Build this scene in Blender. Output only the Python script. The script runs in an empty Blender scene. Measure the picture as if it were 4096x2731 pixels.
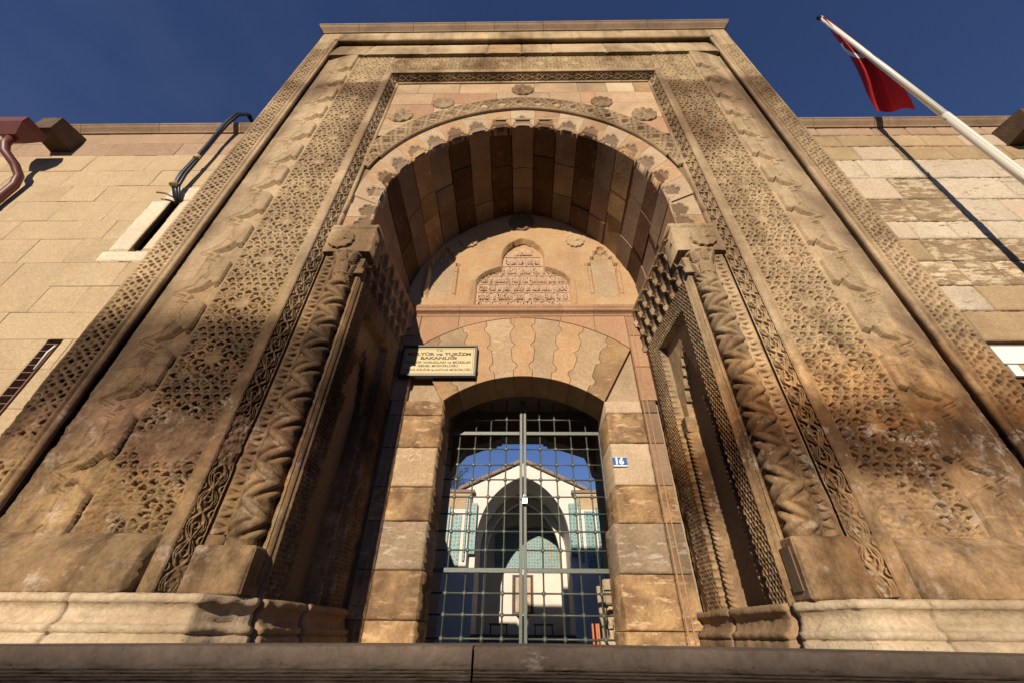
import bpy, bmesh, math, random
import numpy as np
from math import sin, cos, pi, radians, sqrt, atan2
from mathutils import Matrix, Vector
S = bpy.context.scene
COL = S.collection
R = random.Random(7)

# ------------------------------------------------------------------ camera
th, psi, rho = radians(36.15), radians(1.0), radians(.55)
Fv = np.array([-sin(psi)*cos(th), cos(psi)*cos(th), sin(th)])
Rv = np.array([cos(psi), sin(psi), 0.]); Uv = np.cross(Rv, Fv)
R2 = Rv*cos(rho)+Uv*sin(rho); U2 = Uv*cos(rho)-Rv*sin(rho)
cam = bpy.data.cameras.new('camera'); co = bpy.data.objects.new('camera', cam); COL.objects.link(co)
co.matrix_world = Matrix(((R2[0], U2[0], -Fv[0], 0), (R2[1], U2[1], -Fv[1], 0), (R2[2], U2[2], -Fv[2], 0), (0, 0, 0, 1)))
cam.sensor_width = 36; cam.lens = 925*1.7415/4096*36; cam.shift_x = -12*1.7415/4096
cam.clip_start = .05; cam.clip_end = 3000
S.camera = co

# ------------------------------------------------------------------ light
SUN = Vector((.182, 1, -.36)).normalized()          # travel direction of the light
sl = bpy.data.lights.new('sun', 'SUN'); sl.energy = 5.0; sl.angle = radians(.5); sl.color = (1, .875, .70)
so = bpy.data.objects.new('sun', sl); COL.objects.link(so); so.location = (-6, -30, 14)
so.rotation_euler = SUN.to_track_quat('-Z', 'Y').to_euler()
elev = math.asin(-SUN.z); az = atan2(-SUN.x, -SUN.y)
W = bpy.data.worlds.new('World'); S.world = W; W.use_nodes = True
nt = W.node_tree; nt.nodes.clear()
sky = nt.nodes.new('ShaderNodeTexSky'); sky.sky_type = 'NISHITA'; sky.sun_disc = False
sky.sun_elevation = elev; sky.sun_rotation = az; sky.altitude = 300; sky.air_density = 1.1; sky.dust_density = 0.; sky.ozone_density = 3
bg = nt.nodes.new('ShaderNodeBackground'); wo = nt.nodes.new('ShaderNodeOutputWorld')
tc = nt.nodes.new('ShaderNodeTexCoord'); mp = nt.nodes.new('ShaderNodeMapping'); mp.inputs['Scale'].default_value = (2.2, 2.2, 5.5); mp.inputs['Rotation'].default_value = (.3, .5, .4)
nz = nt.nodes.new('ShaderNodeTexNoise'); nz.inputs['Scale'].default_value = 1.6; nz.inputs['Detail'].default_value = 7; nz.inputs['Roughness'].default_value = .55
cr = nt.nodes.new('ShaderNodeValToRGB'); cr.color_ramp.elements[0].position = .42; cr.color_ramp.elements[1].position = .85
sx = nt.nodes.new('ShaderNodeSeparateXYZ'); mr = nt.nodes.new('ShaderNodeMapRange'); mr.inputs['From Min'].default_value = .05; mr.inputs['From Max'].default_value = -.75
mu = nt.nodes.new('ShaderNodeMath'); mu.operation = 'MULTIPLY'; mu2 = nt.nodes.new('ShaderNodeMath'); mu2.operation = 'MULTIPLY'; mu2.inputs[1].default_value = .18
mixc = nt.nodes.new('ShaderNodeMix'); mixc.data_type = 'RGBA'; mixc.inputs[7].default_value = (2.6, 3.0, 4.2, 1)
tint = nt.nodes.new('ShaderNodeMix'); tint.data_type = 'RGBA'; tint.blend_type = 'MULTIPLY'; tint.inputs[0].default_value = 1; tint.inputs[7].default_value = (.86, .89, 1.22, 1)
L = nt.links.new
L(tc.outputs['Generated'], mp.inputs['Vector']); L(mp.outputs[0], nz.inputs['Vector']); L(nz.outputs['Fac'], cr.inputs[0])
L(tc.outputs['Generated'], sx.inputs[0]); L(sx.outputs[0], mr.inputs['Value']); L(cr.outputs[0], mu.inputs[0]); L(mr.outputs[0], mu.inputs[1])
L(mu.outputs[0], mu2.inputs[0]); L(mu2.outputs[0], mixc.inputs[0]); L(sky.outputs[0], tint.inputs[6]); L(tint.outputs[2], mixc.inputs[6]); L(mixc.outputs[2], bg.inputs[0])
bg.inputs[1].default_value = .06; L(bg.outputs[0], wo.inputs[0])
S.view_settings.view_transform = 'Standard'; S.view_settings.look = 'None'; S.view_settings.gamma = 1; S.view_settings.use_curve_mapping = False
S.view_settings.exposure = .14
S.cycles.max_bounces = 6; S.cycles.diffuse_bounces = 2

# ------------------------------------------------------------------ materials
def mat_new(name):
    m = bpy.data.materials.new(name); m.use_nodes = True
    return m, m.node_tree, m.node_tree.nodes['Principled BSDF']
def simple(name, col, rough=.7, metal=0, bump=0, bscale=60, var=.12, vscale=8):
    m, t, b = mat_new(name); n = t.nodes; l = t.links.new
    b.inputs['Roughness'].default_value = rough; b.inputs['Metallic'].default_value = metal
    g = n.new('ShaderNodeNewGeometry')
    a = n.new('ShaderNodeTexNoise'); a.inputs['Scale'].default_value = vscale; a.inputs['Detail'].default_value = 6; l(g.outputs['Position'], a.inputs['Vector'])
    mx = n.new('ShaderNodeMix'); mx.data_type = 'RGBA'
    mx.inputs[6].default_value = (*[c*(1-2*var) for c in col], 1); mx.inputs[7].default_value = (*[min(1, c*(1+2*var)) for c in col], 1)
    l(a.outputs['Fac'], mx.inputs[0]); l(mx.outputs[2], b.inputs['Base Color'])
    if bump:
        c = n.new('ShaderNodeTexNoise'); c.inputs['Scale'].default_value = bscale; c.inputs['Detail'].default_value = 5; l(g.outputs['Position'], c.inputs['Vector'])
        bp = n.new('ShaderNodeBump'); bp.inputs['Strength'].default_value = bump; bp.inputs['Distance'].default_value = .01
        l(c.outputs['Fac'], bp.inputs['Height']); l(bp.outputs[0], b.inputs['Normal'])
    return m
def ramp(n, stops):
    r = n.new('ShaderNodeValToRGB'); e = r.color_ramp.elements
    while len(e) < len(stops): e.new(.5)
    for i, (p, c) in enumerate(stops):
        e[i].position = p; e[i].color = (*c, 1) if not isinstance(c, (int, float)) else (c, c, c, 1)
    return r
def stone(name, c1, c2, dark=(.10, .06, .035), damt=.25, jitter=.25, bump=.5, scale=2.2, pale=None, pamt=0, pits=.4, zones=False, rough=.9, block=None):
    m, t, b = mat_new(name); n = t.nodes; l = t.links.new
    b.inputs['Roughness'].default_value = rough
    if 'Specular IOR Level' in b.inputs: b.inputs['Specular IOR Level'].default_value = .25
    g = n.new('ShaderNodeNewGeometry'); P = g.outputs['Position']
    oi = n.new('ShaderNodeObjectInfo')
    off = n.new('ShaderNodeVectorMath'); off.operation = 'MULTIPLY_ADD'
    cmb = n.new('ShaderNodeCombineXYZ')
    for i in range(3): l(oi.outputs['Random'], cmb.inputs[i])
    l(cmb.outputs[0], off.inputs[0]); off.inputs[1].default_value = (13.7, 29.1, 7.3); l(P, off.inputs[2]); PO = off.outputs[0]
    def noise(sc, vec, det=6, ro=.6):
        x = n.new('ShaderNodeTexNoise'); x.inputs['Scale'].default_value = sc; x.inputs['Detail'].default_value = det; x.inputs['Roughness'].default_value = ro
        l(vec, x.inputs['Vector']); return x.outputs['Fac']
    def mix(fac, a, bb, mode='MIX'):
        x = n.new('ShaderNodeMix'); x.data_type = 'RGBA'; x.blend_type = mode
        for s, v in ((0, fac), (6, a), (7, bb)):
            if isinstance(v, (int, float)): x.inputs[s].default_value = v
            elif isinstance(v, tuple): x.inputs[s].default_value = (*v, 1)
            else: l(v, x.inputs[s])
        return x.outputs[2]
    vec = P if zones else PO
    r1 = ramp(n, [(.38, 0.), (.62, 1.)]); l(noise(scale, vec), r1.inputs[0])
    col = mix(r1.outputs[0], c1, c2)
    # fine mottling
    r2 = ramp(n, [(.3, .78), (.7, 1.2)]); l(noise(38, vec, 5, .7), r2.inputs[0]); col = mix(1., col, r2.outputs[0], 'MULTIPLY')
    # long horizontal bedding grain
    if pale:
        mpn = n.new('ShaderNodeMapping'); mpn.inputs['Scale'].default_value = (1, 1, 3.5); l(vec, mpn.inputs['Vector'])
        r3 = ramp(n, [(1-pamt-.06, 0.), (1-pamt, 1.)]); l(noise(5.5, mpn.outputs[0], 9, .72), r3.inputs[0]); col = mix(r3.outputs[0], col, pale)
    r4 = ramp(n, [(.5-.02, 0.), (.78, 1.)]); l(noise(1.5, vec, 8, .65), r4.inputs[0])
    da = n.new('ShaderNodeMath'); da.operation = 'MULTIPLY'; l(r4.outputs[0], da.inputs[0]); da.inputs[1].default_value = damt*2
    col = mix(da.outputs[0], col, dark)
    # pits
    vo = n.new('ShaderNodeTexVoronoi'); vo.inputs['Scale'].default_value = 34; l(vec, vo.inputs['Vector'])
    pr = ramp(n, [(.06, 1-pits), (.16, 1.)]); l(vo.outputs['Distance'], pr.inputs[0])
    pm = ramp(n, [(.5, 0.), (.6, 1.)]); l(noise(3.3, vec, 3), pm.inputs[0])
    col = mix(pm.outputs[0], col, mix(1., col, pr.outputs[0], 'MULTIPLY'))
    # per-stone value
    if jitter and not zones:
        mrn = n.new('ShaderNodeMapRange'); mrn.inputs['To Min'].default_value = 1-jitter; mrn.inputs['To Max'].default_value = 1+jitter
        l(oi.outputs['Random'], mrn.inputs['Value'])
        hs = n.new('ShaderNodeHueSaturation'); l(mrn.outputs[0], hs.inputs['Value']); l(col, hs.inputs['Color']); col = hs.outputs[0]
    if zones:
        # weathering belts of the carved monoliths (soot, salt, newer stone at the top)
        sp = n.new('ShaderNodeSeparateXYZ'); l(P, sp.inputs[0])
        nzz = noise(.9, P, 5, .6)
        zz = n.new('ShaderNodeMath'); zz.operation = 'MULTIPLY_ADD'; l(nzz, zz.inputs[0]); zz.inputs[1].default_value = .9; l(sp.outputs[2], zz.inputs[2])
        zs = n.new('ShaderNodeMath'); zs.operation = 'DIVIDE'; l(zz.outputs[0], zs.inputs[0]); zs.inputs[1].default_value = 10
        Lr = ramp(n, [(.04, (.66, .61, .54)), (.085, (.58, .53, .46)), (.125, (.74, .66, .53)), (.150, (.50, .40, .37)), (.172, (.42, .34, .32)), (.19, (.24, .20, .17)), (.25, (.27, .225, .19)), (.285, (.86, .80, .72)), (.34, (1, 1, 1)), (.66, (1, 1, 1)), (.705, (.55, .50, .46)), (.73, (.50, .45, .42)), (.742, (1, 1, .98)), (1, (1.05, 1.07, 1.0))])
        Rr = ramp(n, [(.04, (.80, .72, .64)), (.09, (.84, .76, .68)), (.122, (.72, .64, .56)), (.136, (.30, .22, .17)), (.16, (.22, .145, .09)), (.178, (.40, .26, .15)), (.21, (.95, .82, .68)), (.25, (1, 1, 1)), (.40, (1, 1, 1)), (.64, (1, 1, 1)), (.69, (.55, .50, .46)), (.73, (.50, .46, .42)), (.742, (.98, .98, .96)), (1, (1.05, 1.07, 1.0))])
        l(zs.outputs[0], Lr.inputs[0]); l(zs.outputs[0], Rr.inputs[0])
        sd = n.new('ShaderNodeMapRange'); sd.inputs['From Min'].default_value = -.5; sd.inputs['From Max'].default_value = .5; l(sp.outputs[0], sd.inputs['Value'])
        zc = mix(sd.outputs[0], Lr.outputs[0], Rr.outputs[0])
        col = mix(1., col, zc, 'MULTIPLY')
        mps = n.new('ShaderNodeMapping'); mps.inputs['Scale'].default_value = (1, 1, .45); l(P, mps.inputs['Vector'])
        rs = ramp(n, [(.36, (.52, .45, .39)), (.50, (.92, .90, .87)), (.60, (1.08, 1.07, 1.04))]); l(noise(1.25, mps.outputs[0], 7, .6), rs.inputs[0]); col = mix(1., col, rs.outputs[0], 'MULTIPLY')
        mpt = n.new('ShaderNodeMapping'); mpt.inputs['Scale'].default_value = (7, 7, .55); l(P, mpt.inputs['Vector'])
        rt = ramp(n, [(.33, (.66, .62, .58)), (.50, (1, 1, 1)), (.70, (1.08, 1.08, 1.06))]); l(noise(1.0, mpt.outputs[0], 6, .65), rt.inputs[0]); col = mix(.75, col, mix(1., col, rt.outputs[0], 'MULTIPLY'))
        # soot lodged in the hollow beside the roll
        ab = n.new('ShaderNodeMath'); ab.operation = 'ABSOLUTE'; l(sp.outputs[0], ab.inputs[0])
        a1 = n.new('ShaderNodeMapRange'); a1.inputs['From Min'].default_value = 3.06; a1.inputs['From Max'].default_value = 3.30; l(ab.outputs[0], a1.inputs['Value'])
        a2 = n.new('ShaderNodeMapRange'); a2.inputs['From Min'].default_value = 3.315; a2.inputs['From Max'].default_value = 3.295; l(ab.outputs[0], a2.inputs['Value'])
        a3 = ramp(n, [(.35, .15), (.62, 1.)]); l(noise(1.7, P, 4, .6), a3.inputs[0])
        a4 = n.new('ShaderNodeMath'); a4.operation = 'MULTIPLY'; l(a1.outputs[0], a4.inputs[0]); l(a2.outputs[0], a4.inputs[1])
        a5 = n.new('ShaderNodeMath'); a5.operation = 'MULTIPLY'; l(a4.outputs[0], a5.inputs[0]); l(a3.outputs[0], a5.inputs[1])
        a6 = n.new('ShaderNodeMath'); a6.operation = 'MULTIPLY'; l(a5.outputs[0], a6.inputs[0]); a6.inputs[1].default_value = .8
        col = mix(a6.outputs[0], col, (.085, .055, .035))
        # salt bloom low down
        sb = ramp(n, [(.54, 0.), (.66, .75)]); l(noise(7, P, 9, .75), sb.inputs[0])
        lo = n.new('ShaderNodeMapRange'); lo.inputs['From Min'].default_value = 1.7; lo.inputs['From Max'].default_value = 1.0; l(sp.outputs[2], lo.inputs['Value'])
        sm = n.new('ShaderNodeMath'); sm.operation = 'MULTIPLY'; l(sb.outputs[0], sm.inputs[0]); l(lo.outputs[0], sm.inputs[1])
        col = mix(sm.outputs[0], col, (.42, .34, .27))
        lz = n.new('ShaderNodeMapRange'); lz.inputs['From Min'].default_value = 2.5; lz.inputs['From Max'].default_value = 1.9; l(sp.outputs[2], lz.inputs['Value'])
        lr = ramp(n, [(.34, (.42, .38, .35)), (.5, (.92, .91, .89)), (.64, (1.3, 1.27, 1.2))]); l(noise(4.2, P, 9, .72), lr.inputs[0])
        col = mix(lz.outputs[0], col, mix(1., col, lr.outputs[0], 'MULTIPLY'))
        # block by block tone
        fl = n.new('ShaderNodeVectorMath'); fl.operation = 'SNAP'; fl.inputs[1].default_value = (.61, 50, .44); l(P, fl.inputs[0])
        wn = n.new('ShaderNodeTexWhiteNoise'); l(fl.outputs[0], wn.inputs['Vector'])
        wm = n.new('ShaderNodeMapRange'); wm.inputs['To Min'].default_value = .88; wm.inputs['To Max'].default_value = 1.1; l(wn.outputs['Value'], wm.inputs['Value'])
        col = mix(1., col, wm.outputs[0], 'MULTIPLY')
    l(col, b.inputs['Base Color'])
    # relief
    ad = n.new('ShaderNodeMath'); ad.operation = 'MULTIPLY_ADD'; l(noise(24, vec, 8, .75), ad.inputs[0]); ad.inputs[1].default_value = 1.; 
    vv = n.new('ShaderNodeMath'); vv.operation = 'MULTIPLY'; l(pr.outputs[0], vv.inputs[0]); vv.inputs[1].default_value = .35; l(vv.outputs[0], ad.inputs[2])
    bp = n.new('ShaderNodeBump'); bp.inputs['Strength'].default_value = bump; bp.inputs['Distance'].default_value = .012
    l(ad.outputs[0], bp.inputs['Height']); l(bp.outputs[0], b.inputs['Normal'])
    return m

M = {}
M['carved'] = stone('carved_portal_stone', (.455, .335, .208), (.365, .265, .162), dark=(.20, .13, .08), damt=.22, zones=True, bump=.35, pits=.25)
M['carved_plain'] = stone('plain_portal_stone', (.47, .32, .19), (.37, .245, .14), dark=(.20, .13, .08), damt=.2, jitter=.1, bump=.35)
M['column'] = M['carved']
M['cream'] = stone('cream_repair_stone', (.56, .43, .285), (.48, .35, .22), dark=(.26, .18, .11), damt=.18, jitter=.12, bump=.5, pits=.5)
M['ochre'] = stone('ochre_tuff', (.42, .265, .13), (.29, .175, .09), dark=(.12, .075, .045), damt=.5, jitter=.14, bump=.8, pale=(.50, .33, .18), pamt=.36, pits=.6)
M['orange'] = stone('orange_tuff', (.50, .31, .165), (.45, .275, .145), dark=(.28, .17, .09), damt=.28, jitter=.06, bump=.5, pale=(.50, .38, .24), pamt=.36, pits=.45)
M['buff'] = stone('buff_travertine', (.47, .335, .20), (.40, .275, .16), dark=(.16, .10, .06), damt=.35, jitter=.1, bump=.9, pale=(.55, .42, .27), pamt=.35, pits=.7)
M['reddish'] = stone('reddish_sandstone', (.40, .235, .135), (.35, .20, .115), dark=(.22, .13, .08), damt=.12, jitter=.1, bump=.3, pits=.15)
M['greybrown'] = stone('grey_weathered_stone', (.33, .24, .155), (.235, .165, .10), dark=(.11, .075, .045), damt=.35, jitter=.12, bump=1., pale=(.42, .36, .30), pamt=.40, pits=.5)
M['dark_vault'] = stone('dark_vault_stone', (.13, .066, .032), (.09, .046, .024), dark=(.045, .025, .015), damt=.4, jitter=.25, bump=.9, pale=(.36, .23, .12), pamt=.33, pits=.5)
M['light_vault'] = stone('light_vault_stone', (.28, .19, .125), (.22, .145, .095), dark=(.10, .06, .04), damt=.3, jitter=.15, bump=.7, pits=.35)
M['wingL'] = stone('wing_ochre_ashlar', (.485, .365, .218), (.445, .33, .195), dark=(.34, .23, .13), damt=.3, jitter=.05, bump=.45, pits=.25)
M['wingLr'] = stone('wing_pink_ashlar', (.37, .25, .165), (.33, .22, .14), dark=(.28, .18, .11), damt=.25, jitter=.08, bump=.25, pits=.2)
M['wingR'] = stone('wing_buff_ashlar', (.42, .30, .17), (.36, .25, .135), dark=(.20, .125, .065), damt=.35, jitter=.12, bump=.6, pits=.5)
M['wingRm'] = stone('wing_mottled_ashlar', (.34, .235, .135), (.25, .165, .095), dark=(.13, .085, .05), damt=.45, jitter=.12, bump=1., pale=(.55, .44, .29), pamt=.44, pits=.6)
M['wingRw'] = stone('wing_white_plastered_ashlar', (.55, .46, .335), (.49, .40, .285), dark=(.30, .21, .13), damt=.15, jitter=.06, bump=.8, pale=(.24, .16, .10), pamt=.36, pits=.3)
M['wingRp'] = stone('wing_new_pale_block', (.50, .385, .28), (.47, .36, .255), dark=(.36, .26, .18), damt=.12, jitter=.08, bump=.3, pits=.6)
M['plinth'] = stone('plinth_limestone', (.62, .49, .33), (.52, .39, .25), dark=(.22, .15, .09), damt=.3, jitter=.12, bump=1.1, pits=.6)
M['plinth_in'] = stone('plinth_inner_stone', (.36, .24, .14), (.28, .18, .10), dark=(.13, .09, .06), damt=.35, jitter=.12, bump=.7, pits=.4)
M['cornice'] = stone('cornice_stone', (.31, .21, .13), (.25, .165, .10), dark=(.08, .06, .045), damt=.35, jitter=.14, bump=.5, pits=.3)
M['vous_pale'] = stone('pale_voussoir_stone', (.46, .335, .215), (.40, .28, .175), dark=(.22, .14, .09), damt=.25, jitter=.07, bump=.4, pits=.3)
M['vous_warm'] = stone('warm_voussoir_stone', (.46, .30, .165), (.38, .235, .125), dark=(.20, .12, .07), damt=.35, jitter=.07, bump=.6, pale=(.52, .37, .24), pamt=.36, pits=.4)
M['jamb'] = stone('mottled_jamb_tuff', (.46, .29, .14), (.22, .125, .065), dark=(.10, .065, .04), damt=.45, jitter=.12, bump=1.1, scale=4.5, pale=(.56, .38, .21), pamt=.40, pits=.6)
M['slab'] = stone('inscription_stone', (.50, .34, .225), (.44, .29, .185), dark=(.28, .18, .11), damt=.12, jitter=0, bump=.2, pits=.15)
M['mortar'] = stone('lime_mortar', (.40, .29, .18), (.34, .24, .15), damt=.15, jitter=0, bump=.3)
M['mortar_dk'] = stone('dark_mortar', (.20, .135, .08), (.16, .105, .06), damt=.2, jitter=0, bump=.3)
M['plaster_w'] = stone('white_render', (.68, .565, .42), (.60, .49, .355), dark=(.55, .42, .28), damt=.1, jitter=0, bump=.2, pits=.3)
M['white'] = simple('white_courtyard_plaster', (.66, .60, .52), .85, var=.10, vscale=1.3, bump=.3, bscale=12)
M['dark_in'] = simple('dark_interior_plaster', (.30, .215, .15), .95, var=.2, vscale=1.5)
M['ledge'] = stone('weathered_coping_stone', (.24, .175, .125), (.15, .11, .082), dark=(.05, .04, .033), damt=.3, jitter=.05, bump=1.1, pale=(.33, .28, .24), pamt=.30, pits=.5)
M['ground'] = stone('paving', (.17, .14, .11), (.13, .11, .085), damt=.2, jitter=0, bump=.3)
M['court'] = stone('courtyard_paving', (.42, .38, .32), (.36, .32, .27), damt=.15, jitter=0, bump=.3)
M['asphalt'] = simple('asphalt', (.05, .05, .052), .95, bump=.4, bscale=90)
M['gate'] = simple('green_grey_gate_paint', (.075, .088, .068), .42, bump=.25, bscale=140, var=.2, vscale=30)
M['steel'] = simple('padlock_steel', (.6, .6, .6), .3, metal=.9)
M['black'] = simple('black_rubber_paint', (.012, .013, .013), .35, var=.1)
M['brass'] = simple('brushed_brass_plate', (.34, .255, .12), .5, metal=.25, var=.05)
M['ink'] = simple('black_lettering', (.02, .015, .01), .5, var=0)
M['blue'] = simple('blue_enamel', (.02, .10, .30), .3, var=.04)
M['wpaint'] = simple('white_paint', (.75, .75, .72), .4, var=.03)
M['pole'] = simple('white_pole_paint', (.70, .66, .55), .38, var=.05, vscale=3)
M['red_pipe'] = simple('brown_red_pipe_paint', (.13, .035, .025), .45, var=.12)
M['spout'] = simple('dark_spout_stone', (.10, .062, .036), .9, bump=.6, bscale=30, var=.3)
M['cable'] = simple('black_cable', (.015, .016, .02), .4, var=.2)
M['rust'] = simple('rusty_brown_iron', (.16, .065, .035), .6, var=.25, vscale=20)
M['glassdk'] = simple('dark_pane', (.06, .062, .07), .15, var=.1)
M['tilebrown'] = simple('roof_edge_stone', (.23, .165, .12), .9, bump=.5, bscale=30, var=.2)
M['wood'] = simple('brown_window_wood', (.14, .07, .035), .6, var=.2)
M['orange_w'] = simple('orange_wood', (.48, .14, .03), .6, var=.2, vscale=15)
M['marble'] = stone('stored_marble_fragment', (.55, .43, .30), (.44, .33, .22), dark=(.16, .10, .06), damt=.4, jitter=.1, bump=1., pits=.4)
M['bark'] = simple('bark', (.06, .045, .03), .9, bump=.6, var=.2)
M['leaf'] = simple('autumn_leaf', (.09, .075, .025), .8, var=.4, vscale=6)
M['facing'] = simple('street_building_plaster', (.30, .27, .23), .9, bump=.2, var=.1)
def tile_mat():
    m, t, b = mat_new('turquoise_glazed_tile'); n = t.nodes; l = t.links.new
    b.inputs['Roughness'].default_value = .45
    g = n.new('ShaderNodeNewGeometry')
    v = n.new('ShaderNodeTexVoronoi'); v.feature = 'DISTANCE_TO_EDGE'; v.inputs['Scale'].default_value = 6.5; v.inputs['Randomness'].default_value = .35; l(g.outputs['Position'], v.inputs['Vector'])
    r = ramp(n, [(.04, (.42, .35, .23)), (.08, (.05, .20, .22)), (.28, (.10, .30, .31)), (.38, (.015, .025, .06))]); l(v.outputs['Distance'], r.inputs[0])
    w = n.new('ShaderNodeTexVoronoi'); w.inputs['Scale'].default_value = 26; l(g.outputs['Position'], w.inputs['Vector'])
    r2 = ramp(n, [(.25, .45), (.35, 1.)]); l(w.outputs['Distance'], r2.inputs[0])
    mx = n.new('ShaderNodeMix'); mx.data_type = 'RGBA'; mx.blend_type = 'MULTIPLY'; mx.inputs[0].default_value = 1; l(r.outputs[0], mx.inputs[6]); l(r2.outputs[0], mx.inputs[7])
    l(mx.outputs[2], b.inputs['Base Color'])
    bp = n.new('ShaderNodeBump'); bp.inputs['Strength'].default_value = .5; bp.inputs['Distance'].default_value = .01; l(w.outputs['Distance'], bp.inputs['Height']); l(bp.outputs[0], b.inputs['Normal'])
    return m
M['tile'] = tile_mat()

# ------------------------------------------------------------------ builders
def obj(name, me, m=None, parent=None):
    o = bpy.data.objects.new(name, me); COL.objects.link(o)
    if m is not None: me.materials.append(M[m] if isinstance(m, str) else m)
    if parent is not None: o.parent = parent
    return o
def mesh(name, vs, fs, m, parent=None, smooth=False):
    me = bpy.data.meshes.new(name); me.from_pydata([tuple(v) for v in vs], [], fs); me.validate(); me.update()
    bm = bmesh.new(); bm.from_mesh(me); bmesh.ops.recalc_face_normals(bm, faces=bm.faces)
    if smooth:
        for f in bm.faces: f.smooth = True
    bm.to_mesh(me); bm.free()
    return obj(name, me, m, parent)
def thing(name, label, cat, loc=(0, 0, 0), group=None):
    o = bpy.data.objects.new(name, None); COL.objects.link(o); o['label'] = label; o['category'] = cat
    if group: o['group'] = group
    return o
def tag(o, label=None, cat=None, group=None, kind=None):
    if label: o['label'] = label
    if cat: o['category'] = cat
    if group: o['group'] = group
    if kind: o['kind'] = kind
    return o
def grid(name, Pts, m, parent, smooth=False, closed=False):
    """Pts: array (nv, nu, 3)"""
    nv, nu = Pts.shape[:2]
    me = bpy.data.meshes.new(name)
    me.vertices.add(nv*nu); me.vertices.foreach_set('co', Pts.reshape(-1).astype(np.float32))
    j, i = np.mgrid[0:nv-1, 0:nu-1]; a = (j*nu+i).ravel()
    q = np.stack([a, a+1, a+nu+1, a+nu], 1)
    if closed:
        jj = np.arange(nv-1); b = jj*nu+nu-1
        q = np.concatenate([q, np.stack([b, jj*nu, (jj+1)*nu, b+nu], 1)])
    nf = len(q)
    me.loops.add(nf*4); me.loops.foreach_set('vertex_index', q.ravel().astype(np.int32))
    me.polygons.add(nf); me.polygons.foreach_set('loop_start', np.arange(0, nf*4, 4, dtype=np.int32)); me.polygons.foreach_set('loop_total', np.full(nf, 4, dtype=np.int32))
    if smooth: me.polygons.foreach_set('use_smooth', np.ones(nf, dtype=bool))
    me.update(calc_edges=True)
    return obj(name, me, m, parent)
def hf(name, u, v, hfun, place, m, parent, skirt=.08, smooth=False):
    """height field: h>0 proud. place(U,V,H)->X,Y,Z"""
    u = np.asarray(u); v = np.asarray(v)
    U, V = np.meshgrid(u, v); H = hfun(U, V)
    if skirt:
        U = np.pad(U, 1, 'edge'); V = np.pad(V, 1, 'edge'); H = np.pad(H, 1, 'edge')
        H[0, :] -= skirt; H[-1, :] -= skirt; H[1:-1, 0] -= skirt; H[1:-1, -1] -= skirt
    X, Y, Z = place(U, V, H)
    return grid(name, np.stack([X, Y, Z], -1), m, parent, smooth)
def lin(a, b, step): return np.linspace(a, b, max(2, int(round((b-a)/step))+1))
def sm(x, a, b): return np.clip((x-a)/(b-a), 0, 1)
def box(name, x0, x1, y0, y1, z0, z1, m, parent=None, bev=0):
    bm = bmesh.new(); bmesh.ops.create_cube(bm, size=1)
    bmesh.ops.scale(bm, vec=(x1-x0, y1-y0, z1-z0), verts=bm.verts); bmesh.ops.translate(bm, vec=((x0+x1)/2, (y0+y1)/2, (z0+z1)/2), verts=bm.verts)
    if bev: bmesh.ops.bevel(bm, geom=list(bm.edges), offset=bev, segments=1, affect='EDGES')
    me = bpy.data.meshes.new(name); bm.to_mesh(me); bm.free()
    return obj(name, me, m, parent)
def block(name, x0, x1, z0, z1, yf, depth, m, parent, gap=.003, ch=.006, rng=R, wob=.004, jit=.003):
    """ashlar stone in a wall facing -Y: chamfered and slightly uneven front"""
    g = gap; y = yf + rng.uniform(-jit, jit)
    x0 += g; x1 -= g; z0 += g; z1 -= g
    w = lambda: rng.uniform(-wob, wob)*.5
    bx = [(x0+w()*.4, z0+w()*.4), (x1+w()*.4, z0+w()*.4), (x1+w()*.4, z1+w()*.4), (x0+w()*.4, z1+w()*.4)]
    fr = [(bx[0][0]+ch, bx[0][1]+ch), (bx[1][0]-ch, bx[1][1]+ch), (bx[2][0]-ch, bx[2][1]-ch), (bx[3][0]+ch, bx[3][1]-ch)]
    vs = [(p[0], y+w(), p[1]) for p in fr]+[(p[0], y+ch, p[1]) for p in bx]+[(p[0], y+depth, p[1]) for p in bx]
    fs = [(0, 1, 2, 3)]+[(4+i, 4+(i+1) % 4, (i+1) % 4, i) for i in range(4)]+[(8+i, 8+(i+1) % 4, 4+(i+1) % 4, 4+i) for i in range(4)]+[(11, 10, 9, 8)]
    return mesh(name, vs, fs, m, parent)
def rough_block(name, x0, x1, z0, z1, yf, depth, m, parent, seed, amp=.010, step=.03, rnd=.02):
    """large weathered stone with rounded arrises and a lumpy face"""
    def h(U, V):
        e = np.minimum(np.minimum(U-x0, x1-U), np.minimum(V-z0, z1-V))
        return (fbm(U, V, 7, seed)-.5)*amp*2+(fbm(U, V, 34, seed+3)-.5)*amp*.8-.014*(1-sm(e+(vnoise(U, V, 25, seed)-.5)*.012, 0, rnd))**2
    return hf(name, lin(x0+.003, x1-.003, step*.5), lin(z0+.003, z1-.003, step*.5), h, lambda U, V, H: (U, yf-H, V), m, parent, skirt=depth)
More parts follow.
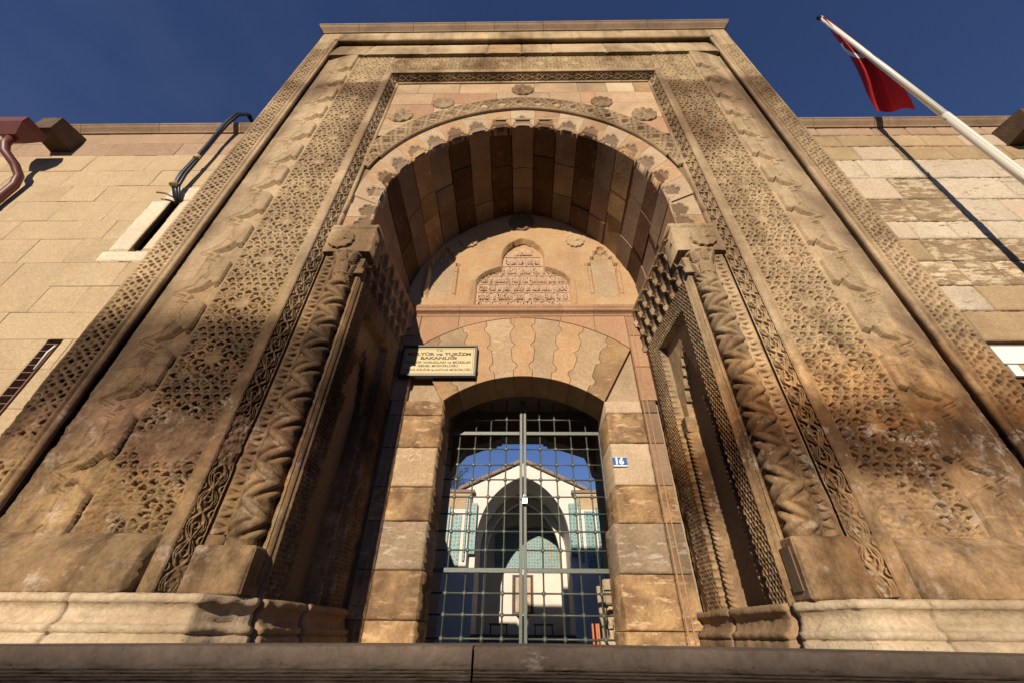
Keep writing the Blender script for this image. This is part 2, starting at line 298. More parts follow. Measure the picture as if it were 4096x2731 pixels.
def prism(name, pts, y0, y1, m, parent, ch=.004, plane='xz'):
    """polygon (x,z) extruded from y0 (front) to y1, small front chamfer by bmesh bevel-free inset"""
    P = [Vector((a, 0, b)) for a, b in pts]; n = len(P)
    area = sum(pts[i][0]*pts[(i+1) % n][1]-pts[(i+1) % n][0]*pts[i][1] for i in range(n))
    if area < 0: P.reverse()
    ins = []
    for i in range(n):
        a, b, c = P[i-1], P[i], P[(i+1) % n]
        d1 = (b-a).normalized(); d2 = (c-b).normalized()
        n1 = Vector((-d1.z, 0, d1.x)); n2 = Vector((-d2.z, 0, d2.x)); nn = (n1+n2)
        nn = nn.normalized() if nn.length > 1e-4 else n1
        ins.append(b+nn*ch/max(.5, nn.dot(n1)))
    vs = [(p.x, y0, p.z) for p in ins]+[(p.x, y0+ch, p.z) for p in P]+[(p.x, y1, p.z) for p in P]
    fs = [tuple(range(n))]+[(n+i, n+(i+1) % n, (i+1) % n, i) for i in range(n)]+[(2*n+i, 2*n+(i+1) % n, n+(i+1) % n, n+i) for i in range(n)]
    return mesh(name, vs, fs, m, parent)
def tube(name, pts, r, m, parent=None, seg=8, caps=True):
    pts = [Vector(p) for p in pts]; rr = r if isinstance(r, (list, tuple)) else [r]*len(pts)
    vs = []; fs = []
    for i, p in enumerate(pts):
        d = (pts[min(i+1, len(pts)-1)]-pts[max(i-1, 0)]).normalized()
        a = d.cross(Vector((0, 1, 0) if abs(d.y) < .9 else (1, 0, 0))).normalized(); b = d.cross(a)
        for k in range(seg):
            t = 2*pi*k/seg; vs.append(p+(a*cos(t)+b*sin(t))*rr[i])
    for i in range(len(pts)-1):
        for k in range(seg):
            fs.append((i*seg+k, i*seg+(k+1) % seg, (i+1)*seg+(k+1) % seg, (i+1)*seg+k))
    if caps: fs.append(tuple(range(seg))); fs.append(tuple((len(pts)-1)*seg+k for k in range(seg)))
    o = mesh(name, vs, fs, m, parent)
    for p in o.data.polygons: p.use_smooth = len(p.vertices) == 4
    return o
def extr(name, prof, path, m, parent, closed=False):
    """sweep profile [(out,z)] along a plan polyline [(x,y)]; 'out' is to the right-hand side of travel"""
    n = len(path); vs = []
    for i in range(n):
        p = Vector(path[i])
        d1 = (Vector(path[i])-Vector(path[i-1])).normalized() if i else (Vector(path[1])-p).normalized()
        d2 = (Vector(path[i+1])-p).normalized() if i < n-1 else d1
        n1 = Vector((d1.y, -d1.x)); n2 = Vector((d2.y, -d2.x)); nn = (n1+n2).normalized(); k = 1/max(.4, nn.dot(n1))
        for o_, z in prof: q = p+nn*o_*k; vs.append((q.x, q.y, z))
    k = len(prof); fs = []
    for i in range(n-1):
        for j in range(k-1): fs.append((i*k+j, (i+1)*k+j, (i+1)*k+j+1, i*k+j+1))
    fs.append(tuple(range(k))); fs.append(tuple((n-1)*k+j for j in range(k)))
    return mesh(name, vs, fs, m, parent)
def text(name, s, x, y, z, size, m, parent, ext=.003, align='CENTER', sx=1., bold=0., normal='-y', res=2, fit=None):
    c = bpy.data.curves.new(name, 'FONT'); c.body = s; c.size = size; c.align_x = align; c.extrude = ext; c.offset = bold; c.resolution_u = res
    t = bpy.data.objects.new('tmp', c); COL.objects.link(t); bpy.context.view_layer.update()
    me = bpy.data.meshes.new_from_object(t.evaluated_get(bpy.context.evaluated_depsgraph_get()))
    bpy.data.objects.remove(t); me.name = name
    if fit:
        xs = [v.co.x for v in me.vertices]; w = (max(xs)-min(xs)) if xs else 1; sx = fit/w if w else 1
        cx = (max(xs)+min(xs))/2
        for v in me.vertices: v.co.x -= cx
    o = obj(name, me, m, parent)
    me.transform(Matrix.Translation((x, y, z)) @ Matrix.Rotation(pi/2, 4, 'X') @ Matrix.Diagonal((sx, 1, 1, 1)))
    return o

# ================================================================== the setting
st = mesh('street', [(-900, -900, -1.5), (900, -900, -1.5), (900, 900, -1.5), (-900, 900, -1.5)], [(0, 1, 2, 3)], 'asphalt'); tag(st, kind='structure')
fc = box('forecourt', -12, 12, 1.5, 4.0, -1.45, -.30, 'ground'); tag(fc, kind='structure')
cy = box('courtyard_ground', -12, 12, 4.75, 30, -1.45, -.20, 'court'); tag(cy, kind='structure')

# ================================================================== the portal
PT = thing('stone_portal', 'tall carved stone portal with a deep pointed arch niche, the centre of the facade', 'portal')
YS = 2.74                     # spandrel plane
YB = 4.10                     # back wall of the niche
# core behind the facing
def arch_z(x, half, apex, c):     # two-centred arch, centres at x=-+c
    Rr = half+c; z0 = apex-sqrt(Rr*Rr-c*c); a = abs(x)+c
    return z0+sqrt(max(0, Rr*Rr-a*a))
def arch_pts(half, apex, c, zs, n=40):
    """left foot (at zs) over apex to right foot"""
    Rr = half+c; z0 = apex-sqrt(Rr*Rr-c*c); tm = math.acos(c/Rr)   # angle at apex
    right = [(Rr*cos(t)-c, z0+Rr*sin(t)) for t in np.linspace(0, tm, n)]
    if zs < z0: right = [(half, zs)]+right
    return [(-x, z) for x, z in right]+[(x, z) for x, z in reversed(right[:-1])]
INT = (1.645, 5.71, .13); OUT = (1.95, 6.19, .13); ARC = (2.24, 6.52, .13)
ZI = 3.47                     # impost level
# spandrel backing with the arch hole, made of one polygon
hole = arch_pts(1.66, 5.77, .13, -.3)
prism('core', [(-3.60, -.3)]+[(-3.60, 8.85), (3.60, 8.85), (3.60, -.3)]+list(reversed(hole)), 2.765, 4.05, 'mortar_dk', PT, ch=.001)

# --- carved relief functions (h = 0 surface, negative = cut)
def seam(V, pitch=.44, w=.004): 
    d = np.abs((V/pitch+.37) % 1-.5)*pitch
    return -.006*(1-sm(d, w*.5, w*1.6))
def vor(U, V, seeds):
    """seeds (n,2): nearest distance, distance to the cell edge, third distance, index"""
    sx_ = seeds[:, 0].astype(np.float32); sy_ = seeds[:, 1].astype(np.float32); U = U.astype(np.float32); V = V.astype(np.float32)
    b = np.full(U.shape, 9., np.float32); idx = np.zeros(U.shape, int)
    for k in range(len(seeds)):
        d = (U-sx_[k])**2+(V-sy_[k])**2; m_ = d < b; b = np.where(m_, d, b); idx = np.where(m_, k, idx)
    e = np.full(U.shape, 9., np.float32); e2 = np.full(U.shape, 9., np.float32); ax = sx_[idx]; ay = sy_[idx]
    for k in range(len(seeds)):
        L_ = np.hypot(sx_[k]-ax, sy_[k]-ay); d = (U-sx_[k])**2+(V-sy_[k])**2
        q = np.where((idx == k) | (L_ > .3), 9., (d-b)/(2*np.maximum(L_, 1e-4)))
        e2 = np.where(q < e, e, np.minimum(e2, q)); e = np.minimum(e, q)
    return np.sqrt(b), e, e2, idx
GP = .575
def _seeds():
    L0 = [(0, 0, 0)]
    for r_, n_, p_ in ((.112, 10, .5), (.196, 10, 0.), (.232, 20, .5)):
        for k in range(n_):
            a = 2*pi*(k+p_)/n_; x, y = r_*cos(a), r_*sin(a)
            if abs(x) < .275 and (r_ < .2 or abs(x) < .24): L0.append((x, y, 1 if r_ < .12 else 2))
    for j in range(-6, 7):
        for i in range(-6, 7):
            x = (i+.5*(j % 2))*.074; y = .2875+j*.064
            if abs(x) < .285 and 0 <= y <= .2875+1e-6 and math.hypot(x, y) > .268 and math.hypot(x, GP-y) > .268:
                L0.append((x, y, 3)); 
                if y < .287: L0.append((x, -y, 3))
    return L0
def _seeds_old():
    L0 = [(0, 0, 0)]
    for k in range(10): a = 2*pi*(k+.5)/10; L0.append((.098*cos(a), .098*sin(a), 1))
    for k in range(10):
        a = 2*pi*(k+.0)/10; x, y = .186*cos(a), .186*sin(a); L0.append((x, y, 2))
    for x, y in ((0, .2875), (.085, .262), (-.085, .262), (.085, .313), (-.085, .313), (.17, .2875), (-.17, .2875), (.25, .235), (-.25, .235), (.25, .34), (-.25, .34), (.262, .06), (-.262, .06), (.262, -.06), (-.262, -.06), (.262, .15), (-.262, .15), (.262, -.15), (-.262, -.15), (.27, .2875), (-.27, .2875)): L0.append((x, y, 3))
    return L0
SEEDS = _seeds()
def geo(U, V, off=.0, W_=.58, depth=.046):
    v = V-off; k = np.round(v/GP); lv = v-k*GP; ev = np.abs(k) % 2
    S2 = np.array([(x, y+j*GP, t) for j in (-1, 0, 1) for x, y, t in SEEDS if abs(y+j*GP) < .35])
    d, e, e2, idx = vor(U, lv, S2[:, :2]); ty = S2[:, 2][idx]
    cell = sm(e, .0098, .0132)
    h = -depth*cell
    h = np.minimum(h, -.020*((e2 < .0062) & (e < .0062)))               # little stars where straps meet
    ang = np.arctan2(V-off-k*GP-S2[:, 1][idx], U-S2[:, 0][idx])
    rad = np.where(ty == 1, .017, .0135)*(1+.10*np.cos(6*ang))
    disc = (d < rad) & (ty > 0)
    h = np.where(disc, -.012+.006*np.cos(pi/2*np.clip(d/rad, 0, 1)), h)
    ros = (ty == 0) & (d < .050)
    h = np.where(ros, -.012+.006*np.abs(np.cos(6*ang+ev*9*d/.05))*sm(d, .006, .03)+.004*(d < .009), h)
    # broad straps radiating past the rosette
    e_ = W_/2-np.abs(U)
    return np.where(e_ < .016, 0, h)
def scroll(U, V, P_=.155, A=.052, half=.075, depth=.020):
    s = 2*pi*V/(2*P_); dist = np.full(U.shape, 9.); slope = sqrt(1+(A*pi/P_)**2)*.8
    for sg in (1, -1):
        c = sg*A*np.sin(s); dist = np.minimum(dist, np.abs(U-c)/slope)
    ln = 1-sm(np.abs(dist-.0055), .0028, .0045)          # double strand
    for sg in (1, -1):
        c = sg*.033*np.sin(s+.6*np.sin(s)); ln = np.maximum(ln, 1-sm(np.abs(U-c)/1.1, .0035, .006))
    k = np.round(V/P_-.5)+.5; lv = V-k*P_
    rr = np.hypot(U, lv); ln = np.maximum(ln, 1-sm(np.abs(rr-.018), .004, .006))
    k = np.round(V/P_); lv = V-k*P_
    for sg in (1, -1):
        rr = np.hypot(U-sg*.062, lv); ln = np.maximum(ln, 1-sm(np.abs(rr-.020), .004, .006))
    h = -depth*(1-ln)
    return np.where(half-np.abs(U) < .006, 0, h)
def edgeband(U, V, half=.135, P_=.21, depth=.052):
    k = np.round(V/P_); v = V-k*P_
    base = [(0, 0), (.052, .030), (-.052, .030), (.052, -.034), (-.052, -.034), (.0, .066), (0, -.062), (.096, .0), (-.096, .0), (.040, .105), (-.040, .105), (.094, .062), (-.094, .062), (.092, -.066), (-.092, -.066), (.1, .105), (-.1, .105)]
    S2 = np.array([(x, y+j*P_) for j in (-1, 0, 1) for x, y in base if abs(y+j*P_) < .17])
    d, e, e2, idx = vor(U, v, S2)
    th_ = .0095+.004*np.cos(idx*2.3)
    h = -depth*sm(e, th_, th_+.004)
    h = np.where((np.abs(U) < .03) & (np.abs(v) < .03) & (np.hypot(U, v) > .012) & (np.hypot(U, v) < .024), -.006, h)
    return np.where(half-np.abs(U) < .020, 0, h)
def weave(U, V, s=.052, depth=.02):
    """honeycomb of Y-shaped ribs"""
    best = np.full(U.shape, 9.); sec = np.full(U.shape, 9.)
    for oy in (0, .5):
        for _ in (0,):
            x = U/s; y = V/(s*1.732)
            for dx in (-.5, .5):
                for dy in (-1, 0, 1):
                    cx = (np.floor(x)+.5+dx if oy == 0 else np.floor(x+.5)+dx*1)
                    cyy = np.round(y-oy)+oy+dy*1.
                    d = np.hypot((x-(cx if oy == 0 else cx+.0)), (y-cyy)*1.732)
                    n1 = d < best; sec = np.where(n1, best, np.minimum(sec, np.where(d > best+1e-6, d, sec))); best = np.where(n1, d, best)
    rib = 1-sm(sec-best, .28, .42)
    return -depth*(1-rib)
def archband(Sx, Rr, half=.135, depth=.038):
    P_ = .27; u = Sx/P_; v = Rr/(2*half)
    h = np.full(Sx.shape, -depth)
    for sg in (1, -1):
        f = (u+sg*v*.9) % 1; d = np.abs(f-.5)*P_*.74; h = np.where(d < .022, 0, h)
        f2 = (u+sg*v*.9+.33) % 1; d2 = np.abs(f2-.5)*P_*.74; h = np.where(d2 < .011, -.003, h)
    h = np.where(np.abs(np.abs(Rr)-.07) < .009, -.002, h)
    h = np.where(half-np.abs(Rr) < .022, 0, h)
    return h

_RS = {}
def vnoise(x, y, sc, seed=0):
    if seed not in _RS: _RS[seed] = np.random.RandomState(seed).rand(64, 64).astype(np.float32)
    rs = _RS[seed]
    x = np.asarray(x)*sc+100; y = np.asarray(y)*sc+100; xi = np.floor(x).astype(int); yi = np.floor(y).astype(int); fx = x-xi; fy = y-yi
    fx = fx*fx*(3-2*fx); fy = fy*fy*(3-2*fy); g = lambda a, b: rs[a % 64, b % 64]
    return (g(xi, yi)*(1-fx)+g(xi+1, yi)*fx)*(1-fy)+(g(xi, yi+1)*(1-fx)+g(xi+1, yi+1)*fx)*fy
def fbm(x, y, sc, seed=0, o=4):
    return sum(vnoise(x, y, sc*2**k, seed+k)*.5**k for k in range(o))/(2-.5**(o-1))
def wear(U, V, amt=.003):
    return amt*(np.sin(U*37+V*11)*np.sin(V*23-U*9)+.5*np.sin(U*91+V*67))
def damage(V, U, h, side, xo=0):
    """loss of the carving low down, mended with rough mortar; scattered chips higher up"""
    X = U+xo; n = fbm(X, V, 5, 3)
    rough = (fbm(X, V, 28, 9)-.5)*.022
    chip = sm(fbm(X, V, 3.2, 21), .60, .66)*sm(2.6-V, 0, 1.2)
    if side < 0:
        z = V+(n-.5)*.5; m_ = sm(z, .92, .98)*(1-sm(z, 1.18, 1.24))
    else:
        z = V+(n-.5)*.25; m_ = .65*(1-sm(z, .84, .88))*sm(n, .42, .5)
    m_ = np.maximum(m_, chip*.8)
    low = sm(1.9-V, 0, .5)*(1. if side < 0 else .5)
    return h*(1-m_)+m_*(-.010+rough)+rough*.35*low

ZG0 = .45
for sgn, side in ((-1, 'left'), (1, 'right')):
    # outer carved edge band
    XO = 3.50
    def pl(U, V, H, s=sgn): return s*XO+U, 2.60-H, V
    n_ = 'edge_band'
    o = hf(n_, lin(-.135, .135, .006), lin(-.02, 8.12, .0068), lambda U, V, s=sgn: damage(V, U, edgeband(U, V), s, 5)+seam(V)+wear(U, V, .0015), pl, 'carved', PT, skirt=.12)
    hf('plain_band_top', lin(-.135, .135, .05), lin(8.12, 8.60, .06), lambda U, V: U*0, pl, 'carved', PT, skirt=.12)
    # groove and roll moulding
    def plr(U, V, H, s=sgn): return s*(3.305+.032*np.cos(U)), 2.628-.032*np.sin(U)-H*0, V
    grid('roll_moulding', np.stack([np.broadcast_to(sgn*(3.328+.026*np.cos(np.linspace(-1.2, pi+1.2, 13))), (90, 13)), np.broadcast_to(2.632-.028*np.sin(np.linspace(-1.2, pi+1.2, 13)), (90, 13)), np.broadcast_to(np.linspace(.3, 8.57, 90)[:, None], (90, 13))], -1), 'carved', PT, smooth=True)
    # cavetto with star notches.  u = 0 at the inner step, .5 at the roll
    notch = np.array([(-.02, .12), (.045, .085), (.075, .125), (.125, .045), (.25, -.005), (.155, -.055), (.185, -.115), (.09, -.09), (-.02, -.17)])
    zig = np.array([(.12, .2675), (.12, .135), (.165, .165), (.205, .06), (.36, -.005), (.215, -.065), (.245, -.12), (.15, -.15), (.15, -.2675)])
    def inpoly(u, v, poly):
        ins = np.zeros(u.shape, bool); n = len(poly)
        for i in range(n):
            x1, y1 = poly[i]; x2, y2 = poly[(i+1) % n]
            if y1 == y2: continue
            c = ((y1 > v) != (y2 > v)) & (u < (x2-x1)*(v-y1)/(y2-y1)+x1); ins ^= c
        return ins
    def pdist(u, v, line):
        d = np.full(u.shape, 9.)
        for (x1, y1), (x2, y2) in zip(line[:-1], line[1:]):
            L2 = (x2-x1)**2+(y2-y1)**2; t = np.clip(((u-x1)*(x2-x1)+(v-y1)*(y2-y1))/L2, 0, 1)
            d = np.minimum(d, np.hypot(u-x1-t*(x2-x1), v-y1-t*(y2-y1)))
        return d
    def cav(U, V):
        k = np.round((V-1.40)/.535); v = V-1.40-k*.535
        base = -.075*sm(U, .04, .5)**1.5
        ins = inpoly(U, v, notch) & (V < 7.6)
        left = U < np.interp(v, [-.2675, -.15, -.12, -.065, -.005, .06, .165, .2675], [.15, .15, .24, .21, .36, .205, .165, .12])
        d = pdist(U, v, zig)
        g = np.zeros(U.shape)
        for o_ in (0, .022): g = np.minimum(g, -.016*(1-sm(np.abs(d-o_), .005, .0085))*((~left) | (o_ == 0)))
        h = base+np.where(V < 7.6, g, 0)+np.where(left & (V < 7.6), -.004*sm(d, 0, .05)+.004, 0)
        h = np.where(ins, -.050, h)
        rnd = (U < .02)*(-.006)*(1-U/.02)
        return (h+seam(V, .535, .004)+rnd+wear(U, V, .0012)+(fbm(U+9, V, 16, 4)-.5)*.03*sm(1.9-V, 0, .5)*(1. if sgn < 0 else .6))
    hf('star_cavetto', lin(0, .525, .0062), lin(.42, 7.88, .0068), cav, lambda U, V, H, s=sgn: (s*(2.775+U), 2.60-H, V), 'carved', PT, skirt=.10)
    # geometric star band
    hf('star_panel', lin(-.30, .30, .0055), lin(.46, 7.885, .0060),
       lambda U, V, s=sgn: damage(V, U, geo(U, V, off=.622)*np.where(V > 6.9, .6, 1.), s)+seam(V, .575, .003)+wear(U, V, .0015),
       lambda U, V, H, s=sgn: (s*2.472+U, 2.640-H, V), 'carved', PT, skirt=.08)
    # inner fillet
    hf('inner_fillet', lin(-.045, .045, .0056), lin(.165, 7.25, .03),
       lambda U, V, s=sgn: np.where(np.abs(U*s-.036) < .006, -.03, .012*np.cos(U/.045*1.2)), lambda U, V, H, s=sgn: (s*2.122+U, 2.622-H, V), 'carved', PT, skirt=.08, smooth=False)
    # scroll band on the splay
    SX0, SX1, SY0, SY1 = 2.075, 1.995, 2.625, 2.735
    LL = math.hypot(SX0-SX1, SY1-SY0); dx, dy = (SX1-SX0)/LL, (SY1-SY0)/LL
    def ps(U, V, H, s=sgn):
        w = U+LL/2; return s*(SX0+dx*w+H*(-dy)), SY0+dy*w+H*(dx), V
    hf('scroll_band', lin(-LL/2, LL/2, .0042), lin(.19, 7.16, .0058), lambda U, V, s=sgn: damage(V, U, scroll(U, V, A=.046, half=LL/2), s)+seam(V, .58, .003), ps, 'carved', PT, skirt=.05)
    # small fillet at the inner edge above the impost, leaf band below it
    hf('edge_fillet', lin(-.016, .016, .008), lin(ZI, 7.08, .2), lambda U, V: U*0, lambda U, V, H, s=sgn: (s*1.985+U, 2.722-H, V), 'carved', PT, skirt=.05)
    def leafh(U, V):
        p = .105; v = (V/p) % 1; a = np.abs((v*2) % 1-.5)*2; t = (U+.05)/.10; flip = (np.floor(v*2) % 2) == 0
        t = np.where(flip, t, 1-t)
        ins = (t < 1-a) & (t > .04)
        d = np.minimum(t, (1-a)-t)
        vein = np.abs(((v*2) % 1)-.5)*p*.5
        return np.where(ins, -.034*np.clip(d*2.4, 0, 1)+.006*(vein < .003), 0)
    hf('leaf_band', lin(-.055, .055, .004), lin(.50, 3.10, .0052), leafh, lambda U, V, H, s=sgn: (s*1.918+U, 2.735-H, V), 'carved', PT, skirt=.12)
    hf('leaf_band_foot', lin(-.05, .05, .05), lin(.19, .50, .05), lambda U, V: U*0, lambda U, V, H, s=sgn: (s*1.93+U, 2.738-H, V), 'carved', PT, skirt=.06)
    # back of the column notch
    box('column_notch', min(sgn*1.62, sgn*1.90), max(sgn*1.62, sgn*1.90), 2.99, 3.05, .18, 3.05, 'carved', PT)
    hf('reveal_pilaster', lin(-.020, .020, .02), lin(.24, 3.07, .1), lambda U, V: wear(U, V, .003), lambda U, V, H, s=sgn: (s*1.615+U, 2.785-H, V), 'carved', PT, skirt=.12)
    # impost block with rosette
    def impost(U, V):
        return wear(U, V, .004)+(fbm(U, V, 14, 3)-.5)*.010
    hf('impost_block', lin(-.24, .24, .01), lin(3.075, ZI, .01), impost, lambda U, V, H, s=sgn: (s*1.765+U-s*.018*(V > 3.44), 2.690-H-.012*(V > 3.43), V), 'carved', PT, skirt=.25)
    # pedestal
    px0, px1 = (1.60, 1.97)
    a_, b_ = sorted((sgn*px0, sgn*px1))
    box('pedestal', a_, b_, 2.652, 2.95, .17, .50 if sgn > 0 else .43, 'carved', PT, bev=.012)
    rough_block('pedestal_face', a_+.004, b_-.004, .172, .495 if sgn > 0 else .425, 2.645, .02, 'carved', PT, 7+sgn, amp=.006, step=.02, rnd=.02)
    if sgn > 0: box('pedestal_slot', 1.592, 1.60, 2.70, 2.80, .22, .45, 'mortar_dk', PT)
    # twisted column
    TH = np.linspace(0, 2*pi, 72, endpoint=False); ZZ = lin(.50 if sgn > 0 else .43, 2.68, .0085)
    Tm, Zm = np.meshgrid(TH, ZZ); p = .235
    tri = np.abs((Zm/p+(.0 if sgn > 0 else .5)) % 1-.5)*2
    ph = 2.0*(Tm+sgn*1.0*tri*2.2)
    ridge = np.abs(np.sin(ph))**.6; fine = .25*np.abs(np.sin(ph*2))
    lump = .014*np.abs(np.sin(pi*Zm/p+.5))
    rad = .056+.044*ridge+.008*fine+lump
    fade = sm(2.68-Zm, 0, .03); rad = .070*(1-fade)+rad*fade
    bot = sm(Zm-ZZ[0], 0, .05); rad = .085*(1-bot)+rad*bot
    colm = grid('twisted_column', np.stack([sgn*1.748+rad*np.cos(Tm), 2.755+rad*np.sin(Tm), Zm], -1), 'column', PT, smooth=False, closed=True)
    # capital: neck ring, acanthus bell, abacus
    ZZ = lin(2.66, 3.06, .006); Tm, Zm = np.meshgrid(np.linspace(0, 2*pi, 96, endpoint=False), ZZ); t = (Zm-2.66)/.40
    prof = np.interp(t, [0, .04, .06, .27, .29, .33, .36, .40, .70, .93, .95, 1.0], [.080, .088, .084, .088, .102, .104, .092, .090, .108, .138, .146, .144])
    lf = ((Tm/(2*pi)*8+np.where(t > .66, .5, 0)) % 1-.5); tt = np.where(t > .66, (t-.66)/.29, (t-.36)/.30)
    wid = .44*np.sqrt(np.clip(1-tt**2, 0, 1)); leaf = (np.abs(lf) < wid) & (t > .36) & (t < .94)
    rib = np.abs(np.sin((np.abs(lf)*9+tt*5)*pi))
    prof = prof+np.where(leaf, .004+.009*rib+.010*tt, np.where((t > .36) & (t < .94), -.012, 0))
    prof = prof+np.where((t > .07) & (t < .27), .006*np.sign(np.sin(Tm*10+np.floor(t*22)*1.57)), 0)
    grid('capital', np.stack([sgn*1.748+prof*np.cos(Tm), 2.775+prof*np.sin(Tm), Zm], -1), 'column', colm, closed=True)
    # engaged base block beside the scroll band
    a_, b_ = sorted((sgn*2.185, sgn*3.72))
    bpf = lambda Z: np.interp(Z, [.17, .20, .31, .33, .385, .43, .475, .49], [.150, .152, .140, .128, .112, .090, .050, .02])
    hf('base_course', lin(a_, b_, .012), lin(.172, .49, .010), lambda U, V: bpf(V)+(fbm(U, V, 9, 5)-.5)*.022+(fbm(U, V, 30, 6)-.5)*.012-.03*sm(.04-np.abs(np.abs(U)-2.185), 0, .04)*vnoise(U, V, 20, 2), lambda U, V, H: (U, 2.66-H, V), 'carved', PT, skirt=.17)
# plinth: big worn stones with a torus
prof = [(0, -.34), (.15, -.34), (.15, -.055), (.143, -.018), (.128, -.008), (.146, .004), (.146, .026), (.118, .040), (.098, .066), (.094, .098), (.108, .122), (.126, .132), (.126, .158), (.112, .170), (0, .176)]
def plinth_stone(path, m, seed):
    """one plinth stone swept along a plan path, worn and roughened"""
    r_ = random.Random(seed); P2 = []
    for i in range(len(prof)-1):
        for q in range(2): P2.append((prof[i][0]+(prof[i+1][0]-prof[i][0])*q/2, prof[i][1]+(prof[i+1][1]-prof[i][1])*q/2))
    P2.append(prof[-1])
    pts = [Vector(p) for p in path]; nodes = []
    for i, p in enumerate(pts):
        d1 = (p-pts[i-1]).normalized() if i else (pts[1]-p).normalized(); d2 = (pts[i+1]-p).normalized() if i < len(pts)-1 else d1
        n1 = Vector((d1.y, -d1.x)); n2 = Vector((d2.y, -d2.x)); nn = (n1+n2).normalized(); nodes.append((p, nn/max(.4, nn.dot(n1))))
    st = []
    for i in range(len(nodes)-1):
        n = max(1, int((nodes[i+1][0]-nodes[i][0]).length/.022))
        for q in range(n): t = q/n; st.append((nodes[i][0].lerp(nodes[i+1][0], t), nodes[i][1].lerp(nodes[i+1][1], t)))
    st.append(nodes[-1]); X = []; N_ = len(st)
    for i, (p, nn) in enumerate(st):
        e = min(i, N_-1-i); row = []
        for o_, z in P2:
            k = 0 if o_ < .02 else (float(fbm(p.x+p.y, z, 7, seed))-.5)*.030+(float(fbm(p.x+p.y, z, 30, seed))-.5)*.016-.006*max(0, 1-e/1.0)-.018*max(0, .58-float(fbm(p.x+p.y, z, 4, seed+5)))*4*(abs(z-.0) < .06)
            q = p+nn*(o_+k); row.append((q.x, q.y, z+r_.uniform(-.002, .002)*(o_ > 0)))
        X.append(row)
    cen = lambda row: [(row[0][0], row[0][1], z) for _, _, z in row]
    X = [cen(X[0])]+X+[cen(X[-1])]
    return grid('plinth_stone', np.array(X), m, PT, smooth=False)
plinth_stone([(-3.80, 2.60), (-3.104, 2.60)], 'plinth', 11); plinth_stone([(-3.096, 2.60), (-2.404, 2.60)], 'plinth', 12)
plinth_stone([(-2.396, 2.60), (-1.78, 2.60), (-1.66, 2.86)], 'plinth', 13)
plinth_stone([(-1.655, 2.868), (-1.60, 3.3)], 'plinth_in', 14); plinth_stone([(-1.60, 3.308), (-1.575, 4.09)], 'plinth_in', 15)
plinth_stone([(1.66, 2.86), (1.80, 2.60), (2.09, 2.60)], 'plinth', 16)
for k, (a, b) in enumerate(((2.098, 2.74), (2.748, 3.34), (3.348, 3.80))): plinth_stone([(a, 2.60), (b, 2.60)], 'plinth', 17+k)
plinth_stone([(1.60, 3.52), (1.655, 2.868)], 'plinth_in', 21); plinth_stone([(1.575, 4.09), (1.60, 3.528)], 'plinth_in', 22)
for sgn in (-1, 1):
    a_, b_ = sorted((sgn*1.80, sgn*2.3)); box('plinth_top', a_, b_, 2.575, 2.90, .10, .171, 'plinth', PT)

# --- top of the portal: mitred horizontal bands
box('frame_top', -3.64, 3.64, 2.60, 2.70, 8.60, 8.90, 'carved', PT)
grid('roll_moulding', np.stack([np.broadcast_to(np.linspace(-3.31, 3.31, 60)[:, None], (60, 9)), np.broadcast_to(2.625-.032*np.sin(np.linspace(0, pi, 9)), (60, 9)), np.broadcast_to(8.57+.030*np.cos(np.linspace(0, pi, 9)), (60, 9))], -1), 'carved', PT, smooth=True)
xs = [-3.28, -2.66, -1.62, -.60, -.02, .50, 1.42, 2.33, 3.28]
for i in range(8):    # cavetto blocks
    m_ = ['carved', 'carved', 'carved', 'ochre', 'carved', 'buff', 'carved', 'carved'][i]
    def cvt(U, V): return -.085*sm(V, 7.88, 8.56)**1.5-.01*sm(V, 8.45, 8.56)-.006*(1-sm(np.minimum(U-xs[i], xs[i+1]-U), .002, .008))+wear(U, V, .0012)
    hf('cavetto_block', lin(xs[i]+.001, xs[i+1]-.001, .03), lin(7.885, 8.56, .02), cvt, lambda U, V, H: (U, 2.60-H, V), m_ if m_ != 'ochre' else 'ochre', PT, skirt=.08)
hf('star_panel_top', lin(-2.17, 2.17, .0062), lin(7.30, 7.88, .0062), lambda U, V: .55*geo(V-7.59, U, off=.2875)+wear(U, V, .001)+seam(U, .57, .003), lambda U, V, H: (U, 2.652-H, V), 'carved', PT, skirt=.06)
hf('inner_fillet_top', lin(-2.165, 2.165, .1), lin(7.165, 7.26, .006), lambda U, V: np.where(V > 7.25, -.03, .012*np.cos((V-7.21)/.045*1.2)), lambda U, V, H: (U, 2.620-H, V), 'carved', PT, skirt=.08)
def pst(U, V, H):
    w = V; return U, 2.625+.11*w/LL+H*(-.6), 7.165-.085*w/LL-H*.8
hf('scroll_band_top', lin(-2.07, 2.07, .0058), lin(0, LL, .0042), lambda U, V: scroll(V-LL/2, U, A=.046, half=LL/2), pst, 'carved', PT, skirt=.03)
box('edge_fillet_top', -1.985, 1.985, 2.722, 2.76, 7.045, 7.085, 'carved', PT)
